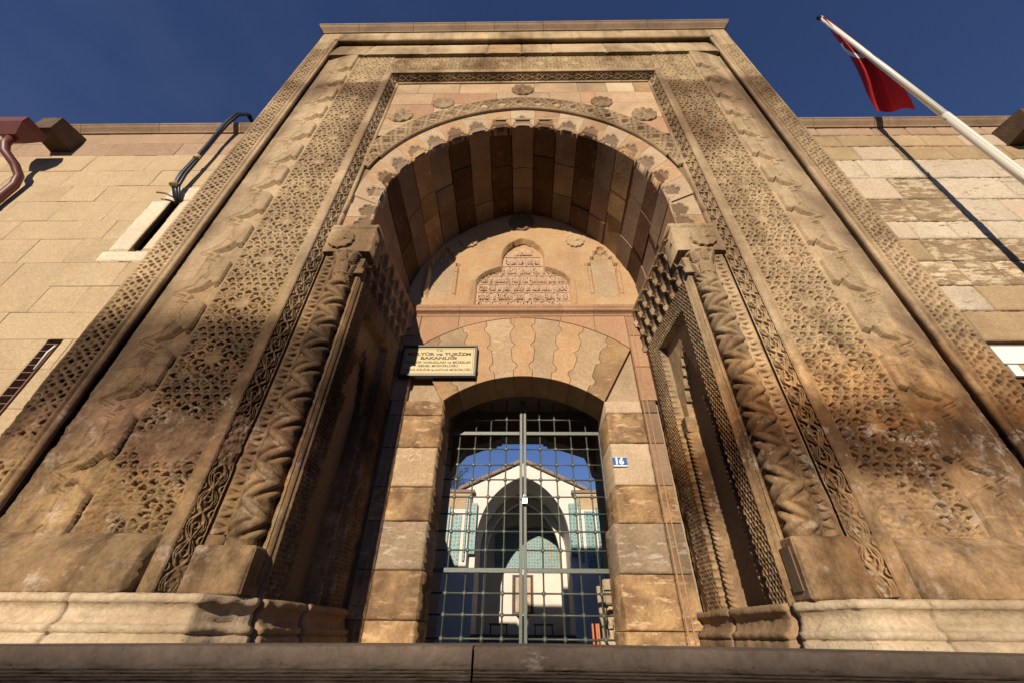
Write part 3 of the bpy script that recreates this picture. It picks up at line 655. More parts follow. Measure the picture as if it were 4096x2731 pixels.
# cornice stones
cp = [(0, 8.88), (.018, 8.885), (.02, 8.915), (.035, 8.935), (.075, 8.985), (.092, 9.03), (.10, 9.035), (.10, 9.075), (0, 9.09)]
cx = [-3.66, -3.0, -2.0, -1.05, -.52, -.09, .38, 1.33, 2.25, 3.66]
for i in range(9):
    path = [(cx[i]+.003, 2.60), (cx[i+1]-.003, 2.60)]
    if i == 0: path = [(-3.64, 4.0), (-3.64, 2.60), (cx[1]-.003, 2.60)]
    if i == 8: path = [(cx[8]+.003, 2.60), (3.64, 2.60), (3.64, 4.0)]
    extr('cornice_stone', cp, path, 'cornice', PT)
box('white_repair_slab', .12, 1.12, 2.52, 2.9, 9.09, 9.105, 'wpaint', PT)
for s in (-1, 1):
    a_, b_ = sorted((s*3.60, s*3.637)); box('side_face', a_, b_, 2.62, 4.0, -.3, 8.88, 'carved', PT)

# --- spandrel stones (visible between scroll band and archivolt)
def spandrel_poly(x0, x1, z0, z1):
    """clip rectangle by the archivolt curve"""
    xs_ = np.linspace(x0, x1, 10); low = [(x, max(z0, arch_z(x, *ARC) if abs(x) < ARC[0] else z0)) for x in xs_]
    if min(z for _, z in low) > z1-.03: return None
    pts = [(x, min(z, z1-.002)) for x, z in low]; k = [p for p in pts if p[1] < z1-.003]
    if len(k) < 2: return None
    return k+[(k[-1][0], z1), (k[0][0], z1)]
rows = [(6.72, 7.08, [-2, -1.62, -.98, .18, .85, 1.30, 1.72, 2]), (6.36, 6.72, [-2, -1.36, -.4, .4, .87, 1.10, 2]), (5.92, 6.36, [-2, -1.3, 1.25, 2]), (5.45, 5.92, [-2, -1.5, 1.5, 2]), (4.9, 5.45, [-2, 0, 2])]
mats = ['buff', 'cream', 'carved_plain', 'buff', 'ochre', 'buff', 'carved_plain']
for j, (z0, z1, xx) in enumerate(rows):
    for i in range(len(xx)-1):
        pp = spandrel_poly(xx[i]+.002, xx[i+1]-.002, z0+.002, z1-.002)
        if pp: prism('spandrel_stone', pp, YS+R.uniform(-.002, .003), 2.80, [mats[(i*3+j) % 7], 'carved_plain', 'reddish'][(i+j) % 3 if j else 0], PT, ch=.003)
# --- archivolt band (polar relief) and its roll
def polar(cfg, t):  # t in [-1,1] over arch
    half, apex, c = cfg; Rr = half+c; z0 = apex-sqrt(Rr*Rr-c*c); tm = math.acos(c/Rr)
    return half, c, Rr, z0, tm
def arcgrid(name, r0, r1, t0, t1, step, hfun, yf, m, parent, cfgc=.13, z0=None, skirt=.05, smooth=False):
    """radial patch about the two arch centres; angle a from springing(0) to apex(tm) on each side; s = signed arc coordinate (0 at apex)"""
    rm = (r0+r1)/2; S_ = lin(t0, t1, step); Rr_ = lin(r0, r1, step)
    def place(U, V, H):
        sg = np.where(U >= 0, 1., -1.); tm = np.arccos(cfgc/V); ang = tm-np.abs(U)/rm
        zr_ = np.clip((V-1.775)/.305, 0, 1)*.15+np.clip(V-2.08, 0, 1)*.15
        X = sg*(V*np.cos(ang)-cfgc); Z = z0+zr_+V*np.sin(ang); return X, yf-H, Z
    return hf(name, S_, Rr_, lambda U, V: hfun(U, V-rm), place, m, parent, skirt, smooth)
ZC = 4.06*1.0
cV = .13; RV0 = 1.645+cV; RV1 = 1.95+cV; RA0 = RV1+.03; RA1 = RV1+.305
ZC0 = 5.71-sqrt(RV0**2-cV**2)
smax = (RA0+RA1)/2*(math.acos(cV/RA1)-math.asin(.05)) 
# limit archivolt to |x| < 1.98
def lim_s(rm, zc, xlim=1.985):
    a = math.acos(min(1, (xlim+cV)/rm)); return rm*(math.acos(cV/rm)-a)
aw = (RA0+RA1)/2
def arch_clip(U, V): return archband(U, V)
N_AV = 15; s_l = lim_s(aw, ZC0)+.16
sb = np.linspace(-s_l, s_l, N_AV+1)
for i in range(N_AV):
    arcgrid('archivolt_stone', RA0, RA1, sb[i]+.002, sb[i+1]-.002, .0085, lambda U, V: archband(U, V)+wear(U, V, .001), YS-.022, 'carved', PT, z0=ZC0, skirt=.03)
arcgrid('archivolt_roll', RV1-.004, RA0+.004, -aw*1.05, aw*1.05, .012, lambda U, V: .030*np.sqrt(np.clip(1-(V/.02)**2, 0, 1)), YS-.012, 'carved', PT, z0=ZC0, skirt=.03, smooth=True)
# --- cusped voussoirs: 17 stones, alternating light and warm
N_V = 17; rm = (RV0+RV1)/2; smx = rm*(math.acos(cV/rm))
vb = np.linspace(-smx, smx, N_V+1)
LOB = ((0, .150, .042), (-.062, .112, .040), (.062, .112, .040), (-.100, .052, .027), (.100, .052, .027))
def lob5(u, v):
    m1 = np.zeros(u.shape, bool); rim = np.zeros(u.shape, bool)
    for dx_, dz_, r_ in LOB: d = np.hypot(u-dx_, v-dz_); m1 |= d < r_; rim |= d < r_+.013
    m1 |= (np.abs(u) < .075) & (v < .12) & (v > .0)
    inner = (np.abs(u) < .058) & (v < .085)        # the lobed tongue left standing inside the groove
    for dx_, dz_, r_ in LOB: inner |= np.hypot(u-dx_*.66, v-(dz_*.80-.018)) < r_*.70
    return m1, rim, inner
def lobes(U, V, uc):
    u = U-uc; v = V+(RV1-RV0)/2           # v from intrados
    m1, rim, inner = lob5(u, v)
    h = np.where(m1, -.12, np.where(rim, -.002, .006))
    h = np.where(m1 & inner, -.018, h)
    return np.where((v < .030) & (np.abs(np.abs(u)-.128) < .024), -.12, h)
for i in range(N_V):
    uc = (vb[i]+vb[i+1])/2; mm = 'light_vault' if i % 2 == 0 else 'ochre'
    mm = 'vous_pale' if i % 2 == 0 else 'vous_warm'
    o = arcgrid('voussoir', RV0, RV1, vb[i]+.002, vb[i+1]-.002, .0048, lambda U, V: lobes(U, V, uc)*1.0, YS+.010, mm, PT, z0=ZC0, skirt=.13)
# jamb piers between springing and impost
for s in (-1, 1):
    a_, b_ = sorted((s*1.655, s*1.955)); box('springer', a_, b_, YS+.022, YS+.10, ZC0-.02, ZC0+.17, 'vous_pale', PT)
    box('pier_roll', *sorted((s*1.952, s*1.984)), YS-.030, YS+.04, ZC0, ZC0+.17, 'carved', PT, bev=.008)
    a_, b_ = sorted((s*1.645, s*1.955)); h0 = ZC0
    for z0, z1 in ((ZI, (ZI+h0)/2), ((ZI+h0)/2, h0)):
        def jb(U, V, zc=(z0+z1)/2, s=s):
            u = V-zc; v = (s*U-1.645); m1, rim, inner = lob5(u, v)
            return np.where(m1 & (z1-z0 > .15), np.where(inner, -.018, -.12), .004)
        if z1-z0 > .05: hf('voussoir', lin(a_, b_, .0065), lin(z0+.002, z1-.002, .0065), jb, lambda U, V, H: (U, YS+.010-H, V), 'vous_pale' if z0 > ZI else 'vous_warm', PT, skirt=.11)
        hf('pier_roll', lin(-.02, .02, .005), lin(z0, z1, .1), lambda U, V: .03*np.sqrt(np.clip(1-(U/.02)**2, 0, 1)), lambda U, V, H, s=s: (s*1.968+U, YS-.012-H, V), 'carved', PT, skirt=.02, smooth=True)

# --- rosettes
def rosette(x, y, z, r, kind, parent, m='carved', nrm=-1):
    A_ = np.linspace(0, 2*pi, 73); Q = np.linspace(0, 1, 16); Am, Qm = np.meshgrid(A_, Q)
    if kind == 0: h = .012+.016*np.abs(np.sin(Am*6))*np.sin(Qm*pi)**.5+.012*(Qm < .14)
    elif kind == 1: h = .028*np.sqrt(np.clip(1-Qm**2, 0, 1))+.012*np.abs(np.sin(Am*5+Qm*0))*(Qm > .2)
    elif kind == 2: h = .022+.010*np.sin(Am*9+Qm*7)*(Qm > .15)-.014*((Qm > .62) & (Qm < .68))
    else: h = .014+.012*((np.abs(np.sin(Am*5)) < .25) | (Qm > .84) | (Qm < .16) | (np.hypot((np.abs(((Am/(pi/5)) % 1)-.5)-.25)*1.2, Qm-.62) < .13))
    edge = 1+(.05*np.cos(Am*12) if kind in (0, 3) else (.05*np.abs(np.sin(Am*5)) if kind == 1 else 0))
    h = np.where(Qm > .99, -.01, h)
    X = x+r*Qm*edge*np.cos(Am); Z = z+r*Qm*edge*np.sin(Am)
    Qp = np.minimum(Qm, .965) 
    X = x+r*np.where(Qm > .99, .97, Qm)*edge*np.cos(Am); Z = z+r*np.where(Qm > .99, .97, Qm)*edge*np.sin(Am)
    return grid('rosette', np.stack([X, y-h, Z], -1), m, parent)
rosette(0, YS, 6.80, .18, 2, PT)
rosette(-1.175, YS, 6.37, .165, 1, PT); rosette(1.165, YS, 6.37, .165, 1, PT)
rosette(-1.745, YS-.004, 6.00, .185, 2, PT); rosette(1.72, YS-.004, 5.97, .185, 2, PT)
rosette(-1.845, 2.682, 3.24, .135, 3, PT); rosette(1.815, 2.682, 3.25, .135, 3, PT)

# --- barrel of the niche: strips continuing the voussoirs, 3 stones deep
BK = (1.60, 5.63, .42)
def vault_pt(t, v, d=0):
    """t in [-1,1] along the arch, v 0 front .. 1 back, d into the masonry"""
    half = 1.645+(1.60-1.645)*v; apex = 5.71+(5.60-5.71)*v; c = .13+(.42-.13)*v
    Rr = half+c; z0 = apex-sqrt(Rr*Rr-c*c); tm = math.acos(c/Rr); a = tm*(1-abs(t)); s = 1 if t >= 0 else -1
    Rr += d
    return (s*(Rr*cos(a)-c), YS+.02+(YB-YS-.02)*v, z0+Rr*sin(a))
rv = random.Random(5)
for i in range(N_V):
    t0, t1 = -1+2*i/N_V, -1+2*(i+1)/N_V
    cuts = [0, rv.uniform(.28, .45), rv.uniform(.62, .78), 1.0]
    for k in range(3):
        v0, v1 = cuts[k], cuts[k+1]
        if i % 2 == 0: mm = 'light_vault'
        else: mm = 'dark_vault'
        if i in (3, 13) and k < 3: mm = 'ochre'
        g = .0025; n = 4; vs = []; d0 = rv.uniform(-.010, .012)
        for d in (0, 1):
            for b in range(2):
                for a in range(n+1):
                    e = .006 if d == 0 else 0
                    tt = t0+g+(t1-t0-2*g)*a/n; vv = (v0+.003 if b == 0 else v1-.003)
                    vs.append(vault_pt(tt, vv, d0 if d == 0 else .12))
        def ix(d, b, a): return d*2*(n+1)+b*(n+1)+a
        fs = [(ix(0, 0, a), ix(0, 0, a+1), ix(0, 1, a+1), ix(0, 1, a)) for a in range(n)]
        for b in (0, 1): fs += [(ix(0, b, a), ix(0, b, a+1), ix(1, b, a+1), ix(1, b, a)) for a in range(n)]
        for a in (0, n): fs.append((ix(0, 0, a), ix(0, 1, a), ix(1, 1, a), ix(1, 0, a)))
        mesh('vault_stone', vs, fs, mm, PT)
for s in (-1, 1):    # upright part between impost and springing
    a_, b_ = sorted((s*1.60, s*1.68))
    for k, (y0, y1) in enumerate(((YS+.03, 3.25), (3.25, 3.75), (3.75, YB))):
        vs = [(s*1.645, y0+.003, ZI), (s*(1.645-.045*(y1-YS)/1.36), y1-.003, ZI-.02), (s*(1.645-.045*(y1-YS)/1.36), y1-.003, ZC0+.02), (s*1.645, y0+.003, ZC0+.02)]
        vs += [(v[0]+s*.1, v[1], v[2]) for v in vs]
        mesh('vault_stone', vs, [(0, 1, 2, 3), (4, 5, 6, 7), (0, 1, 5, 4), (2, 3, 7, 6), (1, 2, 6, 5), (0, 3, 7, 4)], ['reddish', 'light_vault', 'dark_vault'][k], PT)

# --- side walls of the niche: carved frame, stepped hood niche, muqarnas cornice
def side(U, V):   # U = y, V = z, h>0 toward the middle
    fo = (U > 2.84) & (U < 3.96) & (V < 2.83); fi = (U > 3.03) & (U < 3.69) & (V < 2.59)
    h = np.zeros(U.shape)
    band = fo & ~fi
    h = np.where(band, .03+weave(U, V, .036, .018), h)
    eb = band & ((np.abs(U-2.84) < .01) | (np.abs(U-3.96) < .01)); h = np.where(eb, .03, h)
    h = np.where(fi, -.05, h)
    V0 = V; V = V-.06
    w = np.interp(V, [.2, 1.66, 1.661, 1.80, 1.801, 1.93, 1.931, 2.05, 2.051, 2.15, 2.151, 2.24, 2.241, 2.34, 2.341], [.20, .20, .20, .20, .165, .165, .13, .13, .095, .095, .06, .06, .03, .0, -.01])
    dpt = np.interp(V, [1.66, 1.80, 1.801, 1.93, 1.931, 2.05, 2.051, 2.15, 2.151, 2.24, 2.34], [.27, .25, .20, .18, .14, .12, .09, .08, .05, .04, .0])
    au = np.abs(U-3.37); ni = au < w
    scal = .018*np.abs(np.sin((U-3.37)*pi/.08))*(V > 1.66)
    h = np.where(ni, -.05-dpt+scal, h)
    colz = (np.abs(au-.245) < .036) & (V < 1.62)
    zg = .006*np.sign(np.sin((V*2+np.abs(au-.245)*2.2)*2*pi/.075))
    h = np.where(colz, -.05+.05*np.sqrt(np.clip(1-((au-.245)/.036)**2, 0, 1))+zg*(V < 1.48), h)
    cap = (np.abs(au-.245) < .046) & (V > 1.50) & (V < 1.66)
    h = np.where(cap, -.01+.012*np.sin((U)*pi/.012)**2, h)
    V = V0
    return h+wear(U, V, .0015)+seam(V, .52, .003)+(fbm(U, V, 16, 8)-.5)*.012*sm(1.6-V, 0, .6)
def muq(U, V):
    h = np.zeros(U.shape)
    tiers = [(2.83, 3.03), (3.03, 3.23), (3.23, 3.42)]
    for k, (z0, z1) in enumerate(tiers):
        t = (V-z0)/(z1-z0); m_ = (t >= 0) & (t < 1); w = .19
        q = (U-2.76)/w+.5*(k % 2); s = (q % 1-.5)*2; a = np.abs(s)
        arch = np.sqrt(np.clip(1-(a/.86)**1.7, 0, 1))             # cell opening under a pointed hood
        inside = t < .15+.72*arch
        hollow = np.where(inside, .085*np.clip(1-(a/.92)**2, 0, 1)**.5*np.clip(1.1-t*.75, 0, 1), 0)
        facet = .012*np.abs(((s*2) % 1)-.5)*inside
        pend = (a > .84)*(t < .34)*.022+(a < .10)*(t > .82)*.014
        rim = (~inside & (t < .15+.72*arch+.09))*.010
        h = np.where(m_, .015+.020*k+.020*t-hollow*(1-.15*k)+facet+pend+rim, h)
    h = np.where(V > 3.42, .085, h)
    return h
for s in (-1, 1):
    def psd(U, V, H, s=s): return s*(1.605-.085*(U-2.76)/1.34-H), U, V
    hf('niche_side_panel', lin(2.775, 4.09, .0068), lin(.15, 2.83, .0068), side, psd, 'carved', PT, skirt=0)
    hf('muqarnas_cornice', lin(2.745, 4.09, .0075), lin(2.83, ZI, .0075), muq, psd, 'carved', PT, skirt=.15)

# --- back wall: jamb stones, joggled flat arch, string course, tympanum
box('back_core', -1.62, -.95, 4.16, 4.60, -.3, 5.9, 'mortar', PT); box('back_core', .95, 1.62, 4.16, 4.60, -.3, 5.9, 'mortar', PT); 
def plate(name, xs, zlow, ztop, y0, y1, m, parent):
    """wall piece above a curved soffit, built from columns"""
    vs = []; fs = []
    for x in xs:
        for y in (y0, y1): vs += [(x, y, zlow(x)), (x, y, ztop)]
    for i in range(len(xs)-1):
        a = i*4; b = a+4; fs += [(a, b, b+1, a+1), (a+2, a+3, b+3, b+2), (a, a+2, b+2, b), (a+1, b+1, b+3, a+3)]
    return mesh(name, vs, fs, m, parent)
plate('back_core', list(np.linspace(-.95, .95, 25)), lambda x: 2.52-.36*(x/.95)**2, 5.9, 4.25, 4.60, 'mortar', PT)
zl = [-.30, .10, .47, .88, 1.20, 1.607, 1.98, 2.165]; ml = ['jamb', 'jamb', 'greybrown', 'jamb', 'buff', 'jamb', 'jamb']
zr = [-.30, .04, .452, .871, 1.221, 1.662, 2.012, 2.165]; mrr = ['jamb', 'jamb', 'greybrown', 'jamb', 'cream', 'jamb', 'cream']
rb = random.Random(3)
for s, zz, mm in ((-1, zl, ml), (1, zr, mrr)):
    for i in range(7):
        jx = rb.uniform(-.012, .012)
        xin = (.90 if s < 0 else (.845, .85, .86, .90, .915, .92, .92)[i])+jx*.5
        a_, b_ = sorted((s*xin, s*1.335)); rough_block('jamb_stone', a_, b_, zz[i], zz[i+1], YB+rb.uniform(-.006, .004), .50, mm[i], PT, 40+i+10*s)
        a_, b_ = sorted((s*1.335, s*1.50)); block('frame_stone', a_, b_, zz[i], zz[i+1], YB-.006, .06, mm[i] if i < 4 else 'light_vault', PT, rng=rb)
    for z0, z1 in ((2.165, 2.62), (2.62, 3.08), (3.08, 3.40)):
        a_, b_ = sorted((s*1.335, s*1.56)); block('frame_stone', a_, b_, z0, z1, YB-.006, .06, 'reddish', PT, rng=rb)
    for xx in (1.345, 1.395):   # fine vertical frame lines
        box('frame_line', *sorted((s*xx, s*(xx+.012))), YB-.014, YB, -.3, 3.40, 'reddish', PT)
# flat arch with joggled joints
Ri, zi = 1.447, 2.49-1.447; Ro, zo = 2.06, 3.375-2.06
phi = math.asin(.925/Ri); pho = math.asin(1.335/Ro)
NJ = 9; prf = [(0, 0), (.10, 0), (.13, .040), (.17, .052), (.21, .040), (.25, -.004), (.36, -.012), (.46, -.012), (.52, .045), (.58, -.008), (.72, -.016), (.78, .012), (.83, .044), (.88, .036), (.90, 0.), (1, 0)]
def joint(k):
    """k 0..NJ boundary, list of points from intrados to extrados"""
    fi = -phi+2*phi*k/NJ; fo = -pho+2*pho*k/NJ
    A_ = Vector((Ri*sin(fi), zi+Ri*cos(fi))); B_ = Vector((Ro*sin(fo), zo+Ro*cos(fo))); d = (B_-A_).normalized(); nn = Vector((d.y, -d.x))
    sg = 0 if k in (0, NJ) else (1 if k % 2 == 1 else -1)      # bump direction away from orange stones (odd index = orange)
    sg = -sg
    return [A_+(B_-A_)*t+nn*o_*sg*.95 for t, o_ in prf]
vm = ['buff', 'orange', 'buff', 'orange', 'buff', 'orange', 'buff', 'orange', 'buff']
vm = ['ochre', 'buff', 'orange', 'buff', 'orange', 'buff', 'orange', 'buff', 'ochre']
for k in range(NJ):
    a = joint(k); b = joint(k+1); g = .0022
    fi0, fi1 = -phi+2*phi*k/NJ, -phi+2*phi*(k+1)/NJ; fo0, fo1 = -pho+2*pho*k/NJ, -pho+2*pho*(k+1)/NJ
    inn = [Vector((Ri*sin(f), zi+Ri*cos(f))) for f in np.linspace(fi0, fi1, 5)][1:-1]; out = [Vector((Ro*sin(f), zo+Ro*cos(f))) for f in np.linspace(fo0, fo1, 5)][1:-1]
    a2 = [p+Vector((g, 0)) for p in a]; b2 = [p-Vector((g, 0)) for p in b]
    poly = a2+out+list(reversed(b2))+list(reversed(inn))
    prism('joggled_voussoir', [(p.x, p.y) for p in poly], YB+rb.uniform(-.003, .003), 4.6, vm[k], PT, ch=.004)
def ext_z(x): return zo+sqrt(max(0, Ro*Ro-x*x))
for x0, x1 in ((-1.335, -.84), (-.84, -.03), (-.03, .50), (.50, .93), (.93, 1.335)):
    xs_ = np.linspace(x0+.002, x1-.002, 12); pts = [(x, ext_z(x)+.004) for x in xs_]+[(x1-.002, 3.405), (x0+.002, 3.405)]
    prism('lintel_stone', pts, YB-.004, 4.2, 'reddish', PT, ch=.003)
# string course
sp = [(0, 3.40), (.012, 3.40), (.014, 3.425), (.03, 3.44), (.055, 3.455), (.062, 3.465), (.062, 3.50), (.052, 3.508), (.060, 3.515), (.060, 3.555), (0, 3.565)]
xx = [-1.53, -.84, -.06, .52, .93, 1.53]
for i in range(5): extr('string_course_stone', sp, [(xx[i]+.0015, YB), (xx[i+1]-.0015, YB)], 'reddish', PT)
# tympanum relief
def tymp(U, V):
    h = np.zeros(U.shape); a = np.abs(U)
    # trefoil niche of the inscription
    low = (a < .672) & (V < 4.02)
    e1 = ((a/.672)**2+((V-4.02)/.37)**2 < 1) & (V >= 4.02)
    top = (a < .315) & (V < 4.56) & (V > 4.2)
    c2 = .10; R_ = .315+c2; pt = ((a+c2)**2+((V-4.56)/1.02)**2 < R_**2) & (V >= 4.56)
    inn = low | e1 | top | pt
    h = np.where(inn, -.105, h)
    # raised surround moulding ring
    # side niches
    for s in (-1, 1):
        u = U-s*1.165
        fl = (np.abs(u) < .17) & (V > 3.74) & (V < 4.26)
        h = np.where(fl, -.075, h)
        for k, (z0, z1, w) in enumerate(((4.26, 4.42, .22), (4.42, 4.56, .17), (4.56, 4.68, .12), (4.68, 4.78, .06))):
            m_ = (np.abs(u) < w) & (V >= z0) & (V < z1); t = (V-z0)/(z1-z0)
            ss = ((u/.11+.5*(k % 2)) % 1-.5)*2
            h = np.where(m_, -.105+.024*k+.035*t-.045*np.clip(1-(ss**2/.7+(t-.3)**2/.5), 0, 1)**.5+.014*(np.abs(ss) > .85), h)
        cl = (np.abs(np.abs(u)-.205) < .028) & (V > 3.80) & (V < 4.32)
        h = np.where(cl, .028*np.sqrt(np.clip(1-((np.abs(u)-.205)/.028)**2, 0, 1))-.004+.01*(V > 4.22), h)
        gr = (np.abs(np.abs(u)-.245) < .010) & (V > 3.76) & (V < 4.40); h = np.where(gr, -.03, h)
    # spiral colonnettes beside the inscription
    cc = (np.abs(a-.715) < .033) & (V > 3.62) & (V < 4.08)
    h = np.where(cc, -.010+.02*np.sqrt(np.clip(1-((a-.715)/.033)**2, 0, 1))+.009*np.sin((V*1+ (a-.715)*.9)*2*pi/.030), h)
    # joints
    for z in (3.98, 4.62, 4.36): h = np.where((np.abs(V-z+.01*np.sin(U*9)) < .004) & (a > .76), h-.006, h)
    ring = np.abs(np.hypot(U*.9, V-4.25)-.66); h = np.where((ring < .004) & (V > 4.3), h-.006, h)
    return h+wear(U, V, .002)
tm_ = stone('tympanum_stone', (.43, .265, .145), (.47, .325, .185), dark=(.22, .13, .07), damt=.22, jitter=0, bump=.6, scale=3.2, pale=(.46, .27, .12), pamt=.42, pits=.5)
hf('tympanum', lin(-1.60, 1.60, .008), lin(3.56, 5.78, .008), tymp, lambda U, V, H: (U, YB+.004-H, V), tm_, PT, skirt=.1)
rosette(-.02, YB, 5.36, .215, 2, PT, 'light_vault'); rosette(.80, YB, 4.90, .145, 3, PT, 'buff'); rosette(-.83, YB, 4.90, .145, 3, PT, 'buff')

# --- inscription slab in the tympanum (its own stone with raised Arabic lettering)
YI = YB+.088
slab = [(-.655, 3.57), (.655, 3.57), (.655, 4.04)]+[(.655*cos(t), 4.03+.35*sin(t)) for t in np.linspace(.1, 1.05, 8)]+[(.30, 4.36), (.30, 4.58)]+[(x, 4.58+.28*(1-(x/.30)**1.3)) for x in np.linspace(.28, 0, 7)]
slab = slab+[(-x, z) for x, z in reversed(slab[:-1])][:-1]+[(-.655, 3.57)][:0]
ins = prism('inscription_slab', slab, YI, YI+.03, 'slab', PT, ch=.004)
AR = {'ا': ('FE8D', 'FE8E', None, None), 'أ': ('FE83', 'FE84', None, None), 'إ': ('FE87', 'FE88', None, None), 'ب': ('FE8F', 'FE90', 'FE91', 'FE92'), 'ة': ('FE93', 'FE94', None, None), 'ت': ('FE95', 'FE96', 'FE97', 'FE98'), 'ث': ('FE99', 'FE9A', 'FE9B', 'FE9C'), 'ج': ('FE9D', 'FE9E', 'FE9F', 'FEA0'), 'ح': ('FEA1', 'FEA2', 'FEA3', 'FEA4'), 'خ': ('FEA5', 'FEA6', 'FEA7', 'FEA8'), 'د': ('FEA9', 'FEAA', None, None), 'ذ': ('FEAB', 'FEAC', None, None), 'ر': ('FEAD', 'FEAE', None, None), 'ز': ('FEAF', 'FEB0', None, None), 'س': ('FEB1', 'FEB2', 'FEB3', 'FEB4'), 'ش': ('FEB5', 'FEB6', 'FEB7', 'FEB8'), 'ص': ('FEB9', 'FEBA', 'FEBB', 'FEBC'), 'ض': ('FEBD', 'FEBE', 'FEBF', 'FEC0'), 'ط': ('FEC1', 'FEC2', 'FEC3', 'FEC4'), 'ظ': ('FEC5', 'FEC6', 'FEC7', 'FEC8'), 'ع': ('FEC9', 'FECA', 'FECB', 'FECC'), 'غ': ('FECD', 'FECE', 'FECF', 'FED0'), 'ف': ('FED1', 'FED2', 'FED3', 'FED4'), 'ق': ('FED5', 'FED6', 'FED7', 'FED8'), 'ك': ('FED9', 'FEDA', 'FEDB', 'FEDC'), 'ل': ('FEDD', 'FEDE', 'FEDF', 'FEE0'), 'م': ('FEE1', 'FEE2', 'FEE3', 'FEE4'), 'ن': ('FEE5', 'FEE6', 'FEE7', 'FEE8'), 'ه': ('FEE9', 'FEEA', 'FEEB', 'FEEC'), 'و': ('FEED', 'FEEE', None, None), 'ى': ('FEEF', 'FEF0', None, None), 'ي': ('FEF1', 'FEF2', 'FEF3', 'FEF4'), 'ء': ('FE80', None, None, None), 'ئ': ('FE89', 'FE8A', 'FE8B', 'FE8C')}
def shape_ar(s):
    out = []
    for i, ch in enumerate(s):
        if ch not in AR: out.append(ch); continue
        f = AR[ch]; prev = i > 0 and s[i-1] in AR and AR[s[i-1]][2] is not None; nxt = i+1 < len(s) and s[i+1] in AR and s[i+1] != 'ء' and f[2] is not None
        k = 3 if prev and nxt else 1 if prev and f[1] else 2 if nxt else 0
        out.append(chr(int(f[k], 16)))
    return ''.join(reversed(out))
lines = [('السلطانى', 3.0, .30, 4.665, .155), ('رسم بعمارة هذه المدرسة', 0, .52, 4.475, .17), ('المباركة فى دولة السلطان الأعظم ظل الله فى', 0, 1.04, 4.275, .19), ('العالم غياث الدنيا والدين علاء الإسلام والمسلمين أبو الفتح', 0, 1.22, 4.105, .19), ('كيخسرو بن كيقباد قسيم أمير المؤمنين الفقير بدر الدين مصلح', 0, 1.26, 3.94, .19), ('أدام الله توفيقه ووقفها على الفقهاء والمتفقهة من أصحاب', 0, 1.26, 3.775, .19), ('أبى حنيفة   رضى الله عنه فى سنة أربعين وستمائة', 0, 1.26, 3.62, .19)]
for s_, _, w_, z_, h_ in lines:
    text('raised_lettering', shape_ar(s_), 0, YI+.002, z_, h_*1.4, 'slab', ins, ext=.018, fit=w_, bold=.0032)
for z_, w_ in ((4.625, .54), (4.43, .60), (4.235, 1.22), (4.07, 1.30), (3.905, 1.30), (3.745, 1.30)):
    box('line_ridge', -w_/2, w_/2, YI-.009, YI+.004, z_, z_+.008, 'slab', ins)

# carved numeral on the left jamb
text('carved_numeral', '٤٩', -1.125, YB-.006, 1.46, .17, 'cream', PT, ext=.004)

# ================================================================== gate: two leaves, one padlock
YG = 4.70
def leaf_gate(sgn):
    g = thing('gate_leaf', ('left' if sgn < 0 else 'right')+' leaf of the green iron grille gate with round bars and knots', 'gate', group='leaves of the iron gate')
    xo = .93
    for (x0, x1) in ((.006, .040), (xo-.01, xo+.02)):
        a_, b_ = sorted((sgn*x0, sgn*x1)); box('stile', a_, b_, YG-.03, YG+.012, -.30, 2.46 if x0 < .1 else 2.12, 'gate', g, bev=.003)
    for z in (2.013, .538):
        a_, b_ = sorted((sgn*.04, sgn*xo)); box('rail', a_, b_, YG-.038, YG-.012, z-.022, z+.022, 'gate', g, bev=.003)
    hz = [2.205, 1.824, 1.632, 1.459, 1.267, 1.087, .907, .727, .342, .164, -.022, -.20]
    vx = [.205, .395, .585, .775]
    rg = random.Random(9+sgn)
    top = lambda x: 2.49-.36*(x/.95)**2-.02
    for z in hz: tube('horizontal_bar', [(sgn*.04, YG, z), (sgn*(xo if z < 2.1 else .80), YG, z+rg.uniform(-.004, .004))], .0085, 'gate', g, seg=8)
    for x in vx: tube('vertical_bar', [(sgn*x, YG, -.30), (sgn*(x+rg.uniform(-.004, .004)), YG, top(x)+.03)], .0085, 'gate', g, seg=8)
    kn = None
    for z in hz:
        for x in vx:
            if z > 2.1 and x > .7: continue
            if kn is None:
                bm = bmesh.new(); bmesh.ops.create_cube(bm, size=1); bmesh.ops.bevel(bm, geom=list(bm.edges), offset=.28, segments=1, affect='EDGES')
                bmesh.ops.scale(bm, vec=(.042, .040, .042), verts=bm.verts); kn = bpy.data.meshes.new('knot'); bm.to_mesh(kn); bm.free()
                kn.materials.append(M['gate'])
            o = bpy.data.objects.new('knot', kn); COL.objects.link(o); o.parent = g; o.location = (sgn*x, YG, z); o.rotation_euler = (0, pi/4+rg.uniform(-.1, .1), 0)
    return g
leaf_gate(-1); leaf_gate(1)
pk = thing('padlock', 'small steel padlock hanging on the meeting stiles of the gate', 'padlock')
box('lock_body', -.012, .050, YG-.085, YG-.055, 1.175, 1.235, 'steel', pk, bev=.004)
tube('shackle', [(.005, YG-.07, 1.23), (.005, YG-.07, 1.262), (.019, YG-.07, 1.275), (.033, YG-.07, 1.262), (.033, YG-.07, 1.23)], .005, 'steel', pk, seg=6)
box('hasp', -.03, .05, YG-.075, YG-.03, 1.232, 1.25, 'gate', pk)

